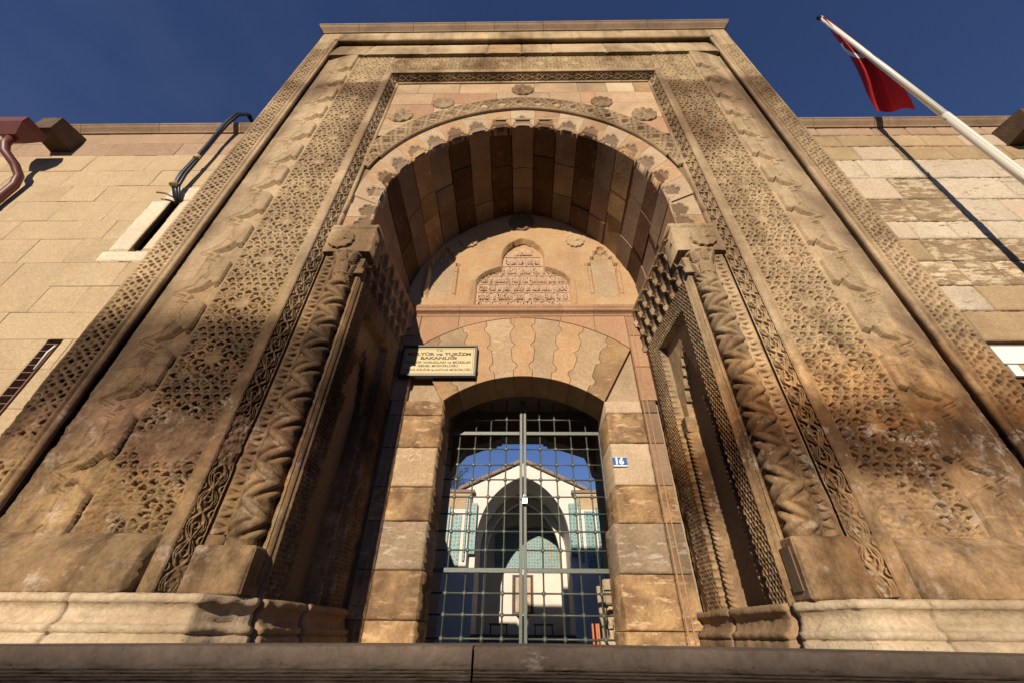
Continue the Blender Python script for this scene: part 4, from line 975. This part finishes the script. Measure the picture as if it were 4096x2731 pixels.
# ================================================================== signs
sg = thing('office_plaque', 'brass office plaque in a black frame above the door on the left', 'sign')
x0, x1, z0, z1, ys = -1.475, -.555, 2.445, 2.885, 4.03
for a, b, c, d in ((x0, x1, z1-.028, z1), (x0, x1, z0, z0+.028)): box('frame', a, b, ys-.012, YB, c, d, 'black', sg, bev=.004)
for a, b in ((x0, x0+.028), (x1-.028, x1)): box('frame', a, b, ys-.012, YB, z0+.028, z1-.028, 'black', sg, bev=.004)
pl_ = box('plate', x0+.028, x1-.028, ys+.005, YB-.01, z0+.028, z1-.028, 'brass', sg)
cx_ = (x0+x1)/2; yt = ys+.003
for a, b, c, d in ((x0+.045, x1-.045, z1-.050, z1-.046), (x0+.045, x1-.045, z0+.046, z0+.050), (x0+.045, x0+.049, z0+.05, z1-.05), (x1-.049, x1-.045, z0+.05, z1-.05)): box('border_line', a, b, yt, yt+.003, c, d, 'ink', pl_)
for s_, z_, h_, w_, bo in (('T.C.', 2.800, .040, .085, .0008), ('KÜLTÜR ve TURİZM', 2.742, .055, .77, .0020), ('BAKANLIĞI', 2.684, .055, .44, .0020), ('KÜLTÜR VARLIKLARI ve MÜZELER', 2.628, .040, .79, .0008), ('GENEL MÜDÜRLÜĞÜ', 2.578, .040, .48, .0008), ('KONYA RÖLÖVE ve ANITLAR MÜDÜRLÜĞÜ', 2.524, .040, .80, .0008)):
    text('lettering', s_, cx_, yt, z_, h_, 'ink', pl_, ext=.001, fit=w_, bold=bo)
npl = thing('number_plate', 'small blue enamel house number plate on the right door jamb', 'number plate')
pb = box('plate', .925, 1.072, YB-.012, YB-.004, 1.405, 1.512, 'blue', npl)
box('white_strip', .928, 1.069, YB-.0145, YB-.012, 1.409, 1.422, 'wpaint', pb); box('white_strip', .928, 1.069, YB-.0145, YB-.012, 1.503, 1.509, 'wpaint', pb)
text('lettering', '16', .998, YB-.0135, 1.433, .092, 'wpaint', pb, ext=.001, fit=.084, bold=.0045)

# ================================================================== passage behind the gate
PS = thing('entrance_passage', 'dark vaulted entrance passage behind the grille gate', 'passage')
for s in (-1, 1):
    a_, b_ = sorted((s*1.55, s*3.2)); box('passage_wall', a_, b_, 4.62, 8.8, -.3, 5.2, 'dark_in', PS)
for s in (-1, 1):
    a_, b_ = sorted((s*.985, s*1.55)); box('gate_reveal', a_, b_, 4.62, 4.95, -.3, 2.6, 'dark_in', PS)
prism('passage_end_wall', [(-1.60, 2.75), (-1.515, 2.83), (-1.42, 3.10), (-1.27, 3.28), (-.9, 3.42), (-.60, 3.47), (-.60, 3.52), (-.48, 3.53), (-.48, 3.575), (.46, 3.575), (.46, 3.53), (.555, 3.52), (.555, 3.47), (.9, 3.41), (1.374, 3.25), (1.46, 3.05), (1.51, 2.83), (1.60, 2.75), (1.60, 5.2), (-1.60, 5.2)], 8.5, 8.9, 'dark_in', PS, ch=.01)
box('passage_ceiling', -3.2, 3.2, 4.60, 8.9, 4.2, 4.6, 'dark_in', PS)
ms = thing('front_wing', 'long roof and inner walls of the front wing behind the facade', 'building')
for s in (-1, 1):
    a_, b_ = sorted((s*3.25, s*12)); box('roof_block', a_, b_, 3.75, 8.8, -.3, 6.4, 'mortar', ms)
box('roof_block', -3.25, 3.25, 4.65, 8.45, 4.65, 6.4, 'mortar', ms)
# fragments kept in the passage, right of the gate
fr = thing('column_fragment', 'weathered carved capital stacked on a broken column right inside the gate', 'stone fragment')
box('capital_block', .935, 1.13, 5.5, 5.75, .30, .555, 'marble', fr, bev=.02); box('capital_neck', .965, 1.11, 5.53, 5.72, .14, .285, 'marble', fr, bev=.025)
tube('shaft', [(1.05, 5.62, .13), (1.06, 5.6, .0), (1.09, 5.6, -.25)], [.06, .035, .05], 'marble', fr, seg=10)
fr = thing('baluster_fragment', 'pale broken marble shaft with a fluted top standing beside the stacked capital', 'stone fragment')
tube('fluted_top', [(.88, 5.4, .42), (.88, 5.4, .47), (.885, 5.4, .22), (.89, 5.4, .20)], [.03, .045, .045, .03], 'marble', fr, seg=7)
tube('shaft', [(.885, 5.42, .20), (.89, 5.42, .12), (.895, 5.42, .02), (.895, 5.42, -.28)], [.045, .028, .032, .036], 'marble', fr, seg=12)
box('shaft_base', .83, .99, 5.36, 5.5, -.30, -.015, 'marble', fr, bev=.01)
fr = thing('spiral_shaft_fragment', 'short spiral carved stone shaft between the marble pieces', 'stone fragment')
tt = np.linspace(0, 2*pi, 20, endpoint=False); zz_ = np.linspace(-.30, .17, 50); Tm, Zm = np.meshgrid(tt, zz_); rr_ = .026+.006*np.sin(Tm*3+Zm*60)
grid('shaft', np.stack([.975+rr_*np.cos(Tm), 5.48+rr_*np.sin(Tm), Zm], -1), 'marble', fr, closed=True); box('base', .935, 1.015, 5.44, 5.52, -.30, -.12, 'marble', fr, bev=.01)
for i, x in enumerate((.800, .845, .868)):
    o = box('wooden_post', x, x+.020, 5.75, 5.79, -.30, .14, 'orange_w'); tag(o, ['wider orange wooden post left of the marble pieces', 'middle orange wooden post beside the marble shaft', 'thin orange wooden post nearest the marble shaft'][i], 'post', 'orange wooden posts inside the passage')
    
# ================================================================== courtyard hall (iwan) seen through the gate
IW = thing('courtyard_hall', 'white gabled courtyard hall with a pointed arch and turquoise tile panels', 'building')
YF = 20.
hole = arch_pts(2.13, 6.37, .9, -.2, 24)
gab = [(-3.75, -.2), (-3.75, 5.40), (-2.9, 5.72), (0, 7.05), (2.9, 5.72), (3.75, 5.40), (3.75, -.2)]
prism('facade_wall', gab+list(reversed(hole)), YF, YF+.5, 'white', IW, ch=.01)
for s in (-1, 1):   # gable coping stones
    for k in range(6):
        a = Vector((s*3.1, 5.66)); b = Vector((0, 7.09)); p = a+(b-a)*(k/6); q = a+(b-a)*((k+1)/6-.008); n_ = Vector((0, .16))
        prism('coping_stone', [(p.x, p.y), (q.x, q.y), (q.x, q.y+.17), (p.x, p.y+.17)], YF-.18, YF+.3, 'tilebrown', IW, ch=.02)
    a_, b_ = sorted((s*2.30, s*3.9)); box('side_cornice', a_, b_, YF-.32, YF+.1, 5.50, 5.66, 'tilebrown', IW, bev=.03); 
    a_, b_ = sorted((s*2.42, s*3.75)); box('side_pier', a_, b_, YF-.22, YF, -.2, 5.50, 'dark_in' if 0 else 'white', IW)
    a_, b_ = sorted((s*2.44, s*3.7)); box('pier_brickwork', a_, b_, YF-.24, YF-.22, 4.8, 5.45, 'buff', IW)
    a_, b_ = sorted((s*2.14, s*2.50)); box('tile_border', a_, b_, YF-.26, YF-.0, 2.9, 5.05, 'tile', IW, bev=.01)
    a_, b_ = sorted((s*2.56, s*2.68)); box('tile_colonnette', a_, b_, YF-.30, YF-.22, 2.6, 5.3, 'tile', IW, bev=.03)
    a_, b_ = sorted((s*2.82, s*3.30)); box('tile_border', a_, b_, YF-.26, YF-.22, 2.4, 4.7 if s > 0 else 4.6, 'tile', IW, bev=.01)
    a_, b_ = sorted((s*3.36, s*3.50)); box('tile_colonnette', a_, b_, YF-.30, YF-.22, 2.3, 4.9, 'tile', IW, bev=.03)
# inside of the hall
pts = arch_pts(2.2, 6.45, .9, -.2, 20); vs = [(x, y, z) for y in (YF+.5, 25.2) for x, z in pts]; n_ = len(pts)
mesh('hall_vault', vs, [(i, i+1, n_+i+1, n_+i) for i in range(n_-1)], 'white', IW)
rib = arch_pts(1.9, 6.0, .9, -.2, 20); prism('inner_rib', [(-2.2, -.2)]+[(x, z) for x, z in arch_pts(2.2, 6.32, .9, -.2, 20)][1:-1]+[(2.2, -.2)]+list(reversed(rib)), 23.2, 23.5, 'white', IW, ch=.01)
box('back_wall', -2.6, 2.6, 25.0, 25.3, -.2, 6.6, 'white', IW)
prism('tile_panel', [(-1.55, 2.95), (2.05, 2.95), (2.05, 4.65), (1.5, 4.95), (.9, 5.10), (.3, 5.02), (-.4, 5.12), (-1.1, 5.0), (-1.6, 4.6)], 24.965, 25.01, 'tile', IW, ch=.01)
box('tile_inscription_band', 1.50, 1.56, 24.955, 24.966, 2.97, 4.6, 'buff', IW); box('tile_inscription_band', 1.94, 2.0, 24.955, 24.966, 2.97, 4.6, 'buff', IW)
wn_ = box('window', -.58, .54, 24.94, 25.02, .92, 2.68, 'wood', IW)
for x0_, x1_ in ((-.52, -.04), (.02, .48)):
    for k in range(4):
        box('pane', x0_, x1_, 24.925, 24.945, .98+k*.42, 1.36+k*.42, 'glassdk', wn_)
for s in (-1, 1): box('curtain', *sorted((s*.10, s*.40)), 24.918, 24.924, 1.0, 2.55, 'marble', wn_)
box('hall_step', -2.1, 2.1, YF-.1, 25, -.2, .05, 'ground', IW)
# arcade walls on both sides of the courtyard
for s in (-1, 1):
    c = thing('courtyard_arcade', ('left' if s < 0 else 'right')+' white plastered arcade wall along the courtyard side', 'wall', group='arcade walls of the courtyard')
    a_, b_ = sorted((s*3.9, s*4.3)); box('wall', a_, b_, 9.0, 20, -.2, 4.3, 'white', c)
    for k in range(4):
        x = s*3.87; y = 10.2+k*2.6; box('arch_opening', *sorted((x-s*.03, x)), y, y+1.6, -.2, 2.9, 'dark_in', c)
# low benches and a lamp shape inside the hall
for i, (x, w_) in enumerate(((-1.2, .9), (1.0, .95))):
    o = thing('bench', ['low dark bench left of the hall window', 'low dark bench right of the hall window'][i], 'bench', group='benches inside the hall')
    box('seat', x-w_/2, x+w_/2, 23.9, 24.3, .42, .50, 'wood', o)
    for dx_ in (-w_/2+.04, w_/2-.08):
        for dy_ in (23.93, 24.23): box('leg', x+dx_, x+dx_+.05, dy_, dy_+.05, .05, .42, 'wood', o)
urn = thing('urn', 'dark footed urn standing in front of the hall window', 'urn')
tube('bowl', [(.0, 22, .32), (.0, 22, .40), (.0, 22, .62), (.0, 22, .72), (.0, 22, .74)], [.06, .16, .20, .30, .33], 'black', urn, seg=16); tube('stem', [(0, 22, .06), (0, 22, .12), (0, 22, .33)], [.16, .06, .05], 'black', urn, seg=12)

# trees beyond the hall
def tree(x, y, z0, h, w, label, seed):
    r_ = random.Random(seed); t = thing('bare_tree', label, 'tree', group='trees beyond the courtyard hall')
    tk = tube('trunk', [(x, y, -.2), (x+.1, y, z0*.6), (x, y, z0+h*.4)], [.22, .16, .08], 'bark', t, seg=8)
    vs = []; fs = []; tips = []
    def limb(p, d, l_, r0, dep):
        q = p+d*l_; a = d.cross(Vector((.3, .9, .1))).normalized(); b = d.cross(a); n0 = len(vs)
        for pp, rr in ((p, r0), (q, r0*.55)):
            for k in range(3): vs.append(pp+(a*cos(2.1*k)+b*sin(2.1*k))*rr)
        for k in range(3): fs.append((n0+k, n0+(k+1) % 3, n0+3+(k+1) % 3, n0+3+k))
        tips.append(q)
        if dep:
            for _ in range(3 if dep > 1 else 4):
                dd = (d+Vector((r_.uniform(-.9, .9), r_.uniform(-.9, .9), r_.uniform(-.1, .7)))).normalized(); limb(p+d*l_*r_.uniform(.5, 1), dd, l_*.68, r0*.55, dep-1)
    for k in range(4): limb(Vector((x, y, z0+h*.1*k)), Vector((r_.uniform(-.8, .8), r_.uniform(-.6, .6), 1)).normalized(), h*.33, .07, 5)
    mesh('crown_branches', vs, fs, 'bark', t)
    vs = []; fs = []
    for q in tips:
        for _ in range(3):
            c = q+Vector((r_.gauss(0, .12), r_.gauss(0, .12), r_.gauss(0, .12))); n0 = len(vs); s_ = r_.uniform(.03, .06)
            a = Vector((r_.uniform(-1, 1), r_.uniform(-1, 1), r_.uniform(-1, 1))).normalized(); b = a.cross(Vector((0, 0, 1))).normalized()
            vs += [c-a*s_, c+b*s_*.6, c+a*s_, c-b*s_*.6]; fs.append((n0, n0+1, n0+2, n0+3))
    lf = mesh('foliage', vs, fs, 'leaf', t); lf['kind'] = 'stuff'
tree(-5.3, 31, 6.0, 4.2, 3, 'sparse brown tree rising left of the white gable', 1)
tree(5.4, 31, 5.6, 3.6, 3, 'sparse brown tree rising right of the white gable', 2)

# ================================================================== wing walls
YW = 3.2
def wing(s, label, courses, seed, matf, holes, xin, xout):
    w = thing('ashlar_wall', label, 'wall', group='ashlar wing walls'); r_ = random.Random(seed)
    cuts = sorted({3.3, 14.}|{h[0] for h in holes}|{h[1] for h in holes})
    for a, b in zip(cuts[:-1], cuts[1:]):
        zs_ = sorted((h[2], h[3]) for h in holes if h[0] < (a+b)/2 < h[1]); z = -1.5
        for h0, h1 in zs_+[(6.6, 6.6)]:
            if h0 > z: box('wall_core', *sorted((s*a, s*b)), YW+.06, YW+.4, z, h0, 'mortar', w)
            z = h1
    for z0, z1 in zip(courses[:-1], courses[1:]):
        x = xin-r_.uniform(0, .4)
        while x < xout:
            L_ = r_.uniform(.42, .95); x1 = x+L_
            segs = [(max(x, 3.45), x1)]
            for hx0, hx1, hz0, hz1 in holes:
                if z1 > hz0+.02 and z0 < hz1-.02:
                    ns = []
                    for a, b in segs:
                        if b <= hx0 or a >= hx1: ns.append((a, b))
                        else:
                            if a < hx0-.06: ns.append((a, hx0))
                            if b > hx1+.06: ns.append((hx1, b))
                    segs = ns
            for a, b in segs:
                if b-a < .05: continue
                a_, b_ = sorted((s*a, s*b)); mm_ = matf(s*(a+b)/2, (z0+z1)/2, r_)
                if s > 0: rough_block('stone', a_, b_, z0, z1, YW+r_.uniform(-.004, .003), .10, mm_, w, r_.randint(0, 999), amp=.010 if mm_ in ('wingRm', 'wingRw') else .004, step=.055, rnd=.014)
                else: block('stone', a_, b_, z0, z1, YW, .10, mm_, w, gap=.0012, ch=.0028, rng=r_, wob=.005, jit=.003)
            x = x1
    return w
zcL = [-1.5, -1.0, -.55, -.1, .33, .75, 1.15, 1.60, 2.02, 2.37, 2.72, 3.10, 3.48, 3.90, 4.256, 4.67, 5.03, 5.409, 5.824, 6.178, 6.47]
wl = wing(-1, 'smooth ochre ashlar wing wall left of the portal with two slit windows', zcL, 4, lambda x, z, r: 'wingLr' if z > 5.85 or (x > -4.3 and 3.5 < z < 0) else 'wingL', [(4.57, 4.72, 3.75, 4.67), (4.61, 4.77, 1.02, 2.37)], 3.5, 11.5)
zcR = [-1.5, -1.0, -.55, -.1, .33, .75, 1.20, 1.62, 1.98, 2.34, 2.72, 3.08, 3.46, 3.837, 4.165, 4.623, 5.101, 5.562, 5.933, 6.259, 6.506]
def mR(x, z, r):
    q = r.random()
    if z > 6.26: return 'wingLr' if q < .6 else 'wingRp'
    if z > 5.57: return 'wingR' if q < .8 else 'wingRp'
    if z > 5.1: return 'wingRw'
    if z > 3.84: return 'wingRp' if q < .42 else ('wingRm' if q < .82 else 'wingRw')
    if z > 2.72: return 'wingRm' if q < .7 else ('wingRw' if q < .82 else 'wingR')
    return 'wingR'
wr = wing(1, 'patched ashlar wing wall right of the portal with pale and mottled blocks', zcR, 8, mR, [(4.48, 6.0, .9, 2.31)], 3.5, 11.5)
# wing cornices
cpw = [(0, 6.462), (.022, 6.465), (.026, 6.482), (.034, 6.495), (.075, 6.545), (.092, 6.58), (.10, 6.585), (.10, 6.612), (0, 6.625)]
for s, w in ((-1, wl), (1, wr)):
    x = 3.55; r_ = random.Random(2+s)
    while x < 12:
        L_ = r_.uniform(.9, 1.4); a_, b_ = sorted((s*(x+.003), s*(x+L_-.003))); dz = (.0 if s < 0 else .015)
        extr('cornice_stone', [(o_, z+dz) for o_, z in cpw], [(a_, YW), (b_, YW)], 'cornice', w); x += L_
# left wall: loophole with white plaster surround, barred slit window
def slit(w, x0, x1, z0, z1, sx): 
    for a, b in ((x0-.02, x0), (x1, x1+.02)): box('loophole_shade_reveal', a, b, YW+.02, YW+.34, z0, z1, 'spout', w)  # dark colour on the reveals stands in for the shade inside the slit
    box('loophole_shade_back', x0, x1, YW+.33, YW+.345, z0, z1, 'black', w)  # black sheet paints the unlit depth of the slit
pm_ = 'plaster_w'
for k, (a, b, c, d) in enumerate(((-4.98, -4.722, 3.68, 4.67), (-4.568, -4.33, 3.70, 4.67), (-4.85, -4.36, 4.675, 4.98), (-5.03, -4.40, 3.49, 3.675))):
    rough_block('plaster_surround', a, b, c, d, YW-.008, .03, 'plaster_w', wl, 70+k, amp=.005, step=.03, rnd=.03)
slit(wl, -4.72, -4.57, 3.75, 4.67, 0)
wnL = box('slit_window', -4.78, -4.60, YW+.17, YW+.19, 1.0, 2.37, 'glassdk', wl)
box('frame', -4.765, -4.745, YW-.01, YW+.02, 1.0, 2.30, 'buff', wnL)
box('frame', -4.632, -4.617, YW-.012, YW+.0, 1.0, 2.30, 'rust', wnL)
z = 2.30
while z > 1.0:
    box('window_bar', -4.76, -4.62, YW-.008, YW+.004, z, z+.010, 'rust', wnL); z -= .082
tube('conduit', [(-4.615, YW-.02, 2.28), (-4.64, YW-.02, 2.2), (-4.63, YW-.02, 2.0)], .008, 'wpaint', wl, seg=6)
# right wall window at the edge of the picture
wnR = box('wall_window', 4.50, 6.0, YW+.10, YW+.13, .9, 1.93, 'glassdk', wr)
box('lintel', 4.47, 6.1, YW-.012, YW+.10, 2.075, 2.275, 'wpaint', wnR, bev=.005); box('lintel_shadow_gap', 4.47, 6.1, YW+.02, YW+.10, 2.275, 2.31, 'mortar_dk', wnR)
for k in range(8): box('painted_board', 4.50+k*.1, 4.596+k*.1, YW+.0, YW+.05, 1.95, 2.068, ['wpaint', 'orange', 'plaster_w'][k % 3], wnR)
box('frame', 4.50, 6.0, YW+.04, YW+.10, 1.90, 1.945, 'wood', wnR)
# water spouts
def spout(w, x0, x1, zb, proj, mir):
    prism_v = [(x0, YW-proj, zb), (x1, YW-proj, zb), (x1, YW+.05, zb-.02), (x0, YW+.05, zb-.02), (x0+.02, YW-proj, zb+.30), (x1-.02, YW-proj, zb+.30), (x1, YW+.05, zb+.36), (x0, YW+.05, zb+.36)]
    return mesh('water_spout', prism_v, [(0, 1, 2, 3), (4, 5, 6, 7), (0, 1, 5, 4), (1, 2, 6, 5), (2, 3, 7, 6), (3, 0, 4, 7)], 'spout', w)
spout(wl, -7.26, -6.93, 5.96, .36, 0)
dp = thing('downpipe', 'brown red downpipe with a hopper under the stone water spout at the left edge', 'downpipe')
hv = [(-7.30, 2.74, 5.58), (-7.06, 2.74, 5.58), (-7.06, 2.88, 5.58), (-7.30, 2.88, 5.58), (-7.40, 2.64, 5.74), (-6.98, 2.64, 5.74), (-6.98, 2.94, 5.74), (-7.40, 2.94, 5.74), (-7.40, 2.64, 5.86), (-6.98, 2.64, 5.86), (-6.98, 2.94, 5.86), (-7.40, 2.94, 5.86)]
hp = mesh('hopper', hv, [(0, 1, 2, 3), (0, 1, 5, 4), (1, 2, 6, 5), (2, 3, 7, 6), (3, 0, 4, 7), (4, 5, 9, 8), (5, 6, 10, 9), (6, 7, 11, 10), (7, 4, 8, 11)], 'red_pipe', dp)
tube('pipe', [(-7.18, 2.80, 5.60), (-7.18, 2.81, 5.46), (-7.13, 2.85, 5.33), (-7.02, 2.97, 5.20), (-6.97, 3.07, 5.08), (-6.96, 3.11, 4.92), (-6.96, 3.12, 4.5), (-6.96, 3.12, -1.45)], .052, 'red_pipe', dp, seg=12)
for z in (4.5, 2.5, .5): tube('pipe_clip', [(-6.96, 3.12, z), (-6.96, 3.12, z+.03)], .060, 'black', dp, seg=12)
spout(wr, 7.20, 7.54, 5.94, .38, 1)
dp2 = thing('downpipe', 'brown red downpipe under the spout at the right edge', 'downpipe')
box('hopper', 7.28, 7.62, 2.60, 2.90, 5.55, 5.84, 'red_pipe', dp2, bev=.03); tube('pipe', [(7.45, 2.75, 5.56), (7.45, 2.8, 5.35), (7.45, 3.08, 5.0), (7.45, 3.12, -1.45)], .062, 'red_pipe', dp2, seg=12)
lmp = thing('floodlight', 'small dark round lamp on top of the wall at the upper left corner', 'lamp')
tube('lamp_head', [(-8.42, 3.12, 6.66), (-8.34, 3.12, 6.70), (-8.24, 3.13, 6.715), (-8.16, 3.15, 6.69)], [.03, .055, .055, .02], 'black', lmp, seg=12); tube('bracket', [(-8.30, 3.16, 6.60), (-8.30, 3.13, 6.68)], .03, 'wpaint', lmp, seg=8)
# cable bundle dropping into the loophole
cb = thing('cable_bundle', 'bundle of black cables hanging from the cornice into the white edged loophole', 'cable')
ctrl = [(-4.50, 3.3, 6.86), (-4.53, 3.10, 6.90), (-4.60, 3.02, 6.72), (-4.64, 3.02, 6.42), (-4.66, 3.04, 6.1), (-4.645, 3.04, 5.8), (-4.66, 3.05, 5.45), (-4.68, 3.06, 5.1), (-4.67, 3.08, 4.85), (-4.60, 3.14, 4.66), (-4.62, 3.3, 4.6)]
for i, (dx_, dy_, r_) in enumerate(((0, 0, .030), (.024, .012, .020), (-.02, -.008, .016))): tube('cable', [(x+dx_*(1+.5*sin(k)), y+dy_, z) for k, (x, y, z) in enumerate(ctrl)], r_, 'cable', cb, seg=8)
for z, x in ((5.45, -4.66), (4.80, -4.665)): tube('tape_wrap', [(x, 3.05, z), (x, 3.05, z+.07)], .042, 'cream', cb, seg=10)
tube('stub_pipe', [(-4.90, 3.12, 4.75), (-4.75, 3.11, 4.71), (-4.60, 3.14, 4.64)], .011, 'wood', cb, seg=6)

# ================================================================== flag and pole
pole = thing('flagpole', 'tall white flagpole at the right in front of the wing wall', 'flagpole')
tube('pole_shaft', [(5.42, 2.55, -1.5), (5.45, 2.55, 4.0), (5.47, 2.55, 5.48)], [.058, .050, .046], 'pole', pole, seg=20)
tube('pole_shaft', [(5.47, 2.55, 5.48), (5.49, 2.55, 8.0), (5.50, 2.55, 9.20)], [.042, .038, .035], 'pole', pole, seg=20)
tube('pole_cap', [(5.50, 2.55, 9.20), (5.50, 2.55, 9.24), (5.50, 2.55, 9.26)], [.040, .036, .015], 'pole', pole, seg=16); box('pulley', 5.40, 5.46, 2.50, 2.56, 9.14, 9.22, 'black', pole, bev=.01)
tube('halyard', [(5.42, 2.52, 9.1), (5.40, 2.50, 6.0), (5.36, 2.46, 0)], .004, 'wpaint', pole, seg=5)
def flag_mat():
    m, t, b = mat_new('red_flag_cloth'); n = t.nodes; l = t.links.new; b.inputs['Roughness'].default_value = .75
    uv = n.new('ShaderNodeUVMap'); sp = n.new('ShaderNodeSeparateXYZ'); l(uv.outputs[0], sp.inputs[0])
    def circ(cx, cy, r):
        v = n.new('ShaderNodeVectorMath'); v.operation = 'DISTANCE'; v.inputs[1].default_value = (cx, cy, 0); l(uv.outputs[0], v.inputs[0])
        q = n.new('ShaderNodeMath'); q.operation = 'LESS_THAN'; q.inputs[1].default_value = r; l(v.outputs['Value'], q.inputs[0]); return q.outputs[0]
    a = circ(.36, 1.50, .34); bb = circ(.44, 1.38, .30)
    s_ = n.new('ShaderNodeMath'); s_.operation = 'SUBTRACT'; s_.use_clamp = True; l(a, s_.inputs[0]); l(bb, s_.inputs[1])
    def near(o_, c, w_):
        q = n.new('ShaderNodeMath'); q.operation = 'COMPARE'; q.inputs[1].default_value = c; q.inputs[2].default_value = w_; l(o_, q.inputs[0]); return q.outputs[0]
    hb = n.new('ShaderNodeMath'); hb.operation = 'MULTIPLY'; l(near(sp.outputs[0], .40, .045), hb.inputs[0]); l(near(sp.outputs[1], .62, .42), hb.inputs[1])
    mxx = n.new('ShaderNodeMath'); mxx.operation = 'MAXIMUM'; l(s_.outputs[0], mxx.inputs[0]); l(hb.outputs[0], mxx.inputs[1])
    mx = n.new('ShaderNodeMix'); mx.data_type = 'RGBA'; mx.inputs[6].default_value = (.52, .012, .012, 1); mx.inputs[7].default_value = (.8, .77, .72, 1); l(mxx.outputs[0], mx.inputs[0]); l(mx.outputs[2], b.inputs['Base Color'])
    tr = n.new('ShaderNodeBsdfTranslucent'); l(mx.outputs[2], tr.inputs[0]); ms_ = n.new('ShaderNodeMixShader'); ms_.inputs[0].default_value = .18; l(b.outputs[0], ms_.inputs[1]); l(tr.outputs[0], ms_.inputs[2]); l(ms_.outputs[0], n['Material Output'].inputs[0])
    return m
# rows go down the hanging flag: left and right edge in X at height Z
rows_ = [(9.02, 5.38, 5.42), (8.6, 5.28, 5.43), (8.1, 5.17, 5.42), (7.6, 5.08, 5.41), (7.16, 5.00, 5.40), (6.7, 4.88, 5.36), (6.3, 4.76, 5.28), (6.0, 4.66, 5.20), (5.72, 4.58, 5.12), (5.45, 4.52, 5.02)]
nu, nv = 40, 90; P_ = np.zeros((nv, nu, 3)); UVs = np.zeros((nv, nu, 2))
zr_ = np.array([r[0] for r in rows_]); 
for j in range(nv):
    z = 9.02-(9.02-5.45)*j/(nv-1); xl = np.interp(-z, -zr_, [r[1] for r in rows_]); xr = np.interp(-z, -zr_, [r[2] for r in rows_]); t = j/(nv-1)
    for i in range(nu):
        s_ = i/(nu-1); q = s_
        fold = .11*sin(2*pi*(1.15*q+.55*t*1.3)+.5)*min(1, t*2+.25)+.03*sin(11*q+5*t)
        P_[j, i] = (xl+(xr-xl)*q, 2.47-fold*.9, z-.05*sin(6*q)*t-.10*(1-q)*0)
        UVs[j, i] = (q*.55+.10*sin(3*t), t*3.5)
a__ = P_[..., 0]/2.47; b__ = P_[..., 2]/2.47; fo = (2.47-P_[..., 1])*.5     # the cloth hangs in the plane of the breeze, almost edge-on to the sun
Yn = (5.5-.15*2.55+fo)/(a__-.15); P_ = np.stack([a__*Yn, Yn, b__*Yn], -1)
fl = grid('flag', P_, flag_mat(), None, smooth=True); tag(fl, 'red flag with a white crescent hanging limp from the tall white pole', 'flag')
uvl = fl.data.uv_layers.new(name='UVMap'); li = np.empty(len(fl.data.loops), dtype=np.int32); fl.data.loops.foreach_get('vertex_index', li); uvl.data.foreach_set('uv', UVs.reshape(-1, 2)[li].ravel().astype(np.float32))

# ================================================================== foreground coping and the building across the street
LG = thing('coping_ledge', 'weathered grooved stone coping across the foreground', 'ledge')
lp_ = [(-.30, -1.5), (0, -1.5), (0, -.30), (.03, -.28)]
z = -.27; o_ = .030
prL = [(-.35, -.45), (.0, -.45), (.02, -.30)]
prL += [(.040, -.125)]
for k in range(10): zz0 = -.120+k*.0063; o0 = .040-.0006*k; prL += [(o0-.011, zz0), (o0, zz0+.002), (o0, zz0+.0045)]
prL += [(.033, -.055), (.034, -.052), (.030, -.046), (.029, -.024), (.024, -.0195), (.014, -.018), (-.35, -.018)]
for a, b, dz in ((-3.2, -1.75, -.014), (-1.75, -.115, 0), (-.115, 1.36, 0), (1.36, 3.2, -.005)):
    n_ = max(2, int((b-a)/.02)); rr_ = random.Random(int(a*100)); row = []
    for i in range(n_+1):
        x = a+.0025+(b-a-.005)*i/n_; q = []
        zt = -.0085*(abs(x)/1.2)**1.4
        for k, (o1, z1) in enumerate(prL):
            w_ = (.0035*sin(x*31+z1*200)+.003*rr_.uniform(-1, 1)) if 2 < k < len(prL)-3 else 0
            q.append((x, 1.20-o1+w_, z1+zt*(z1 > -.3)))
        row.append(q)
    grid('coping_stone', np.array(row), 'ledge', LG)
box('ledge_core', -12, 12, 1.22, 1.54, -1.5, -.30, 'ledge', LG); box('ledge_core', -3, 3, 1.19, 1.5, -.30, -.035, 'ledge', LG)
BB = thing('opposite_building', 'long plain building across the street behind the viewer', 'building')
r_ = random.Random(6); x = -60
box('wall', -60, 60, -17, -12, -1.5, 3.72, 'facing', BB)
cop = []
while x < 60:
    L_ = r_.uniform(4, 9); box('parapet', x, x+L_-.05, -12.4, -12.0, 3.70, 4.690+r_.uniform(-.003, .003), 'facing', BB); x += L_
for k in range(14): 
    w_ = box('window', -52+k*8, -50+k*8, -12.0, -11.96, 0, 1.9, 'wood', BB); box('pane', -51.9+k*8, -50.1+k*8, -11.96, -11.94, .1, 1.8, 'glassdk', w_)
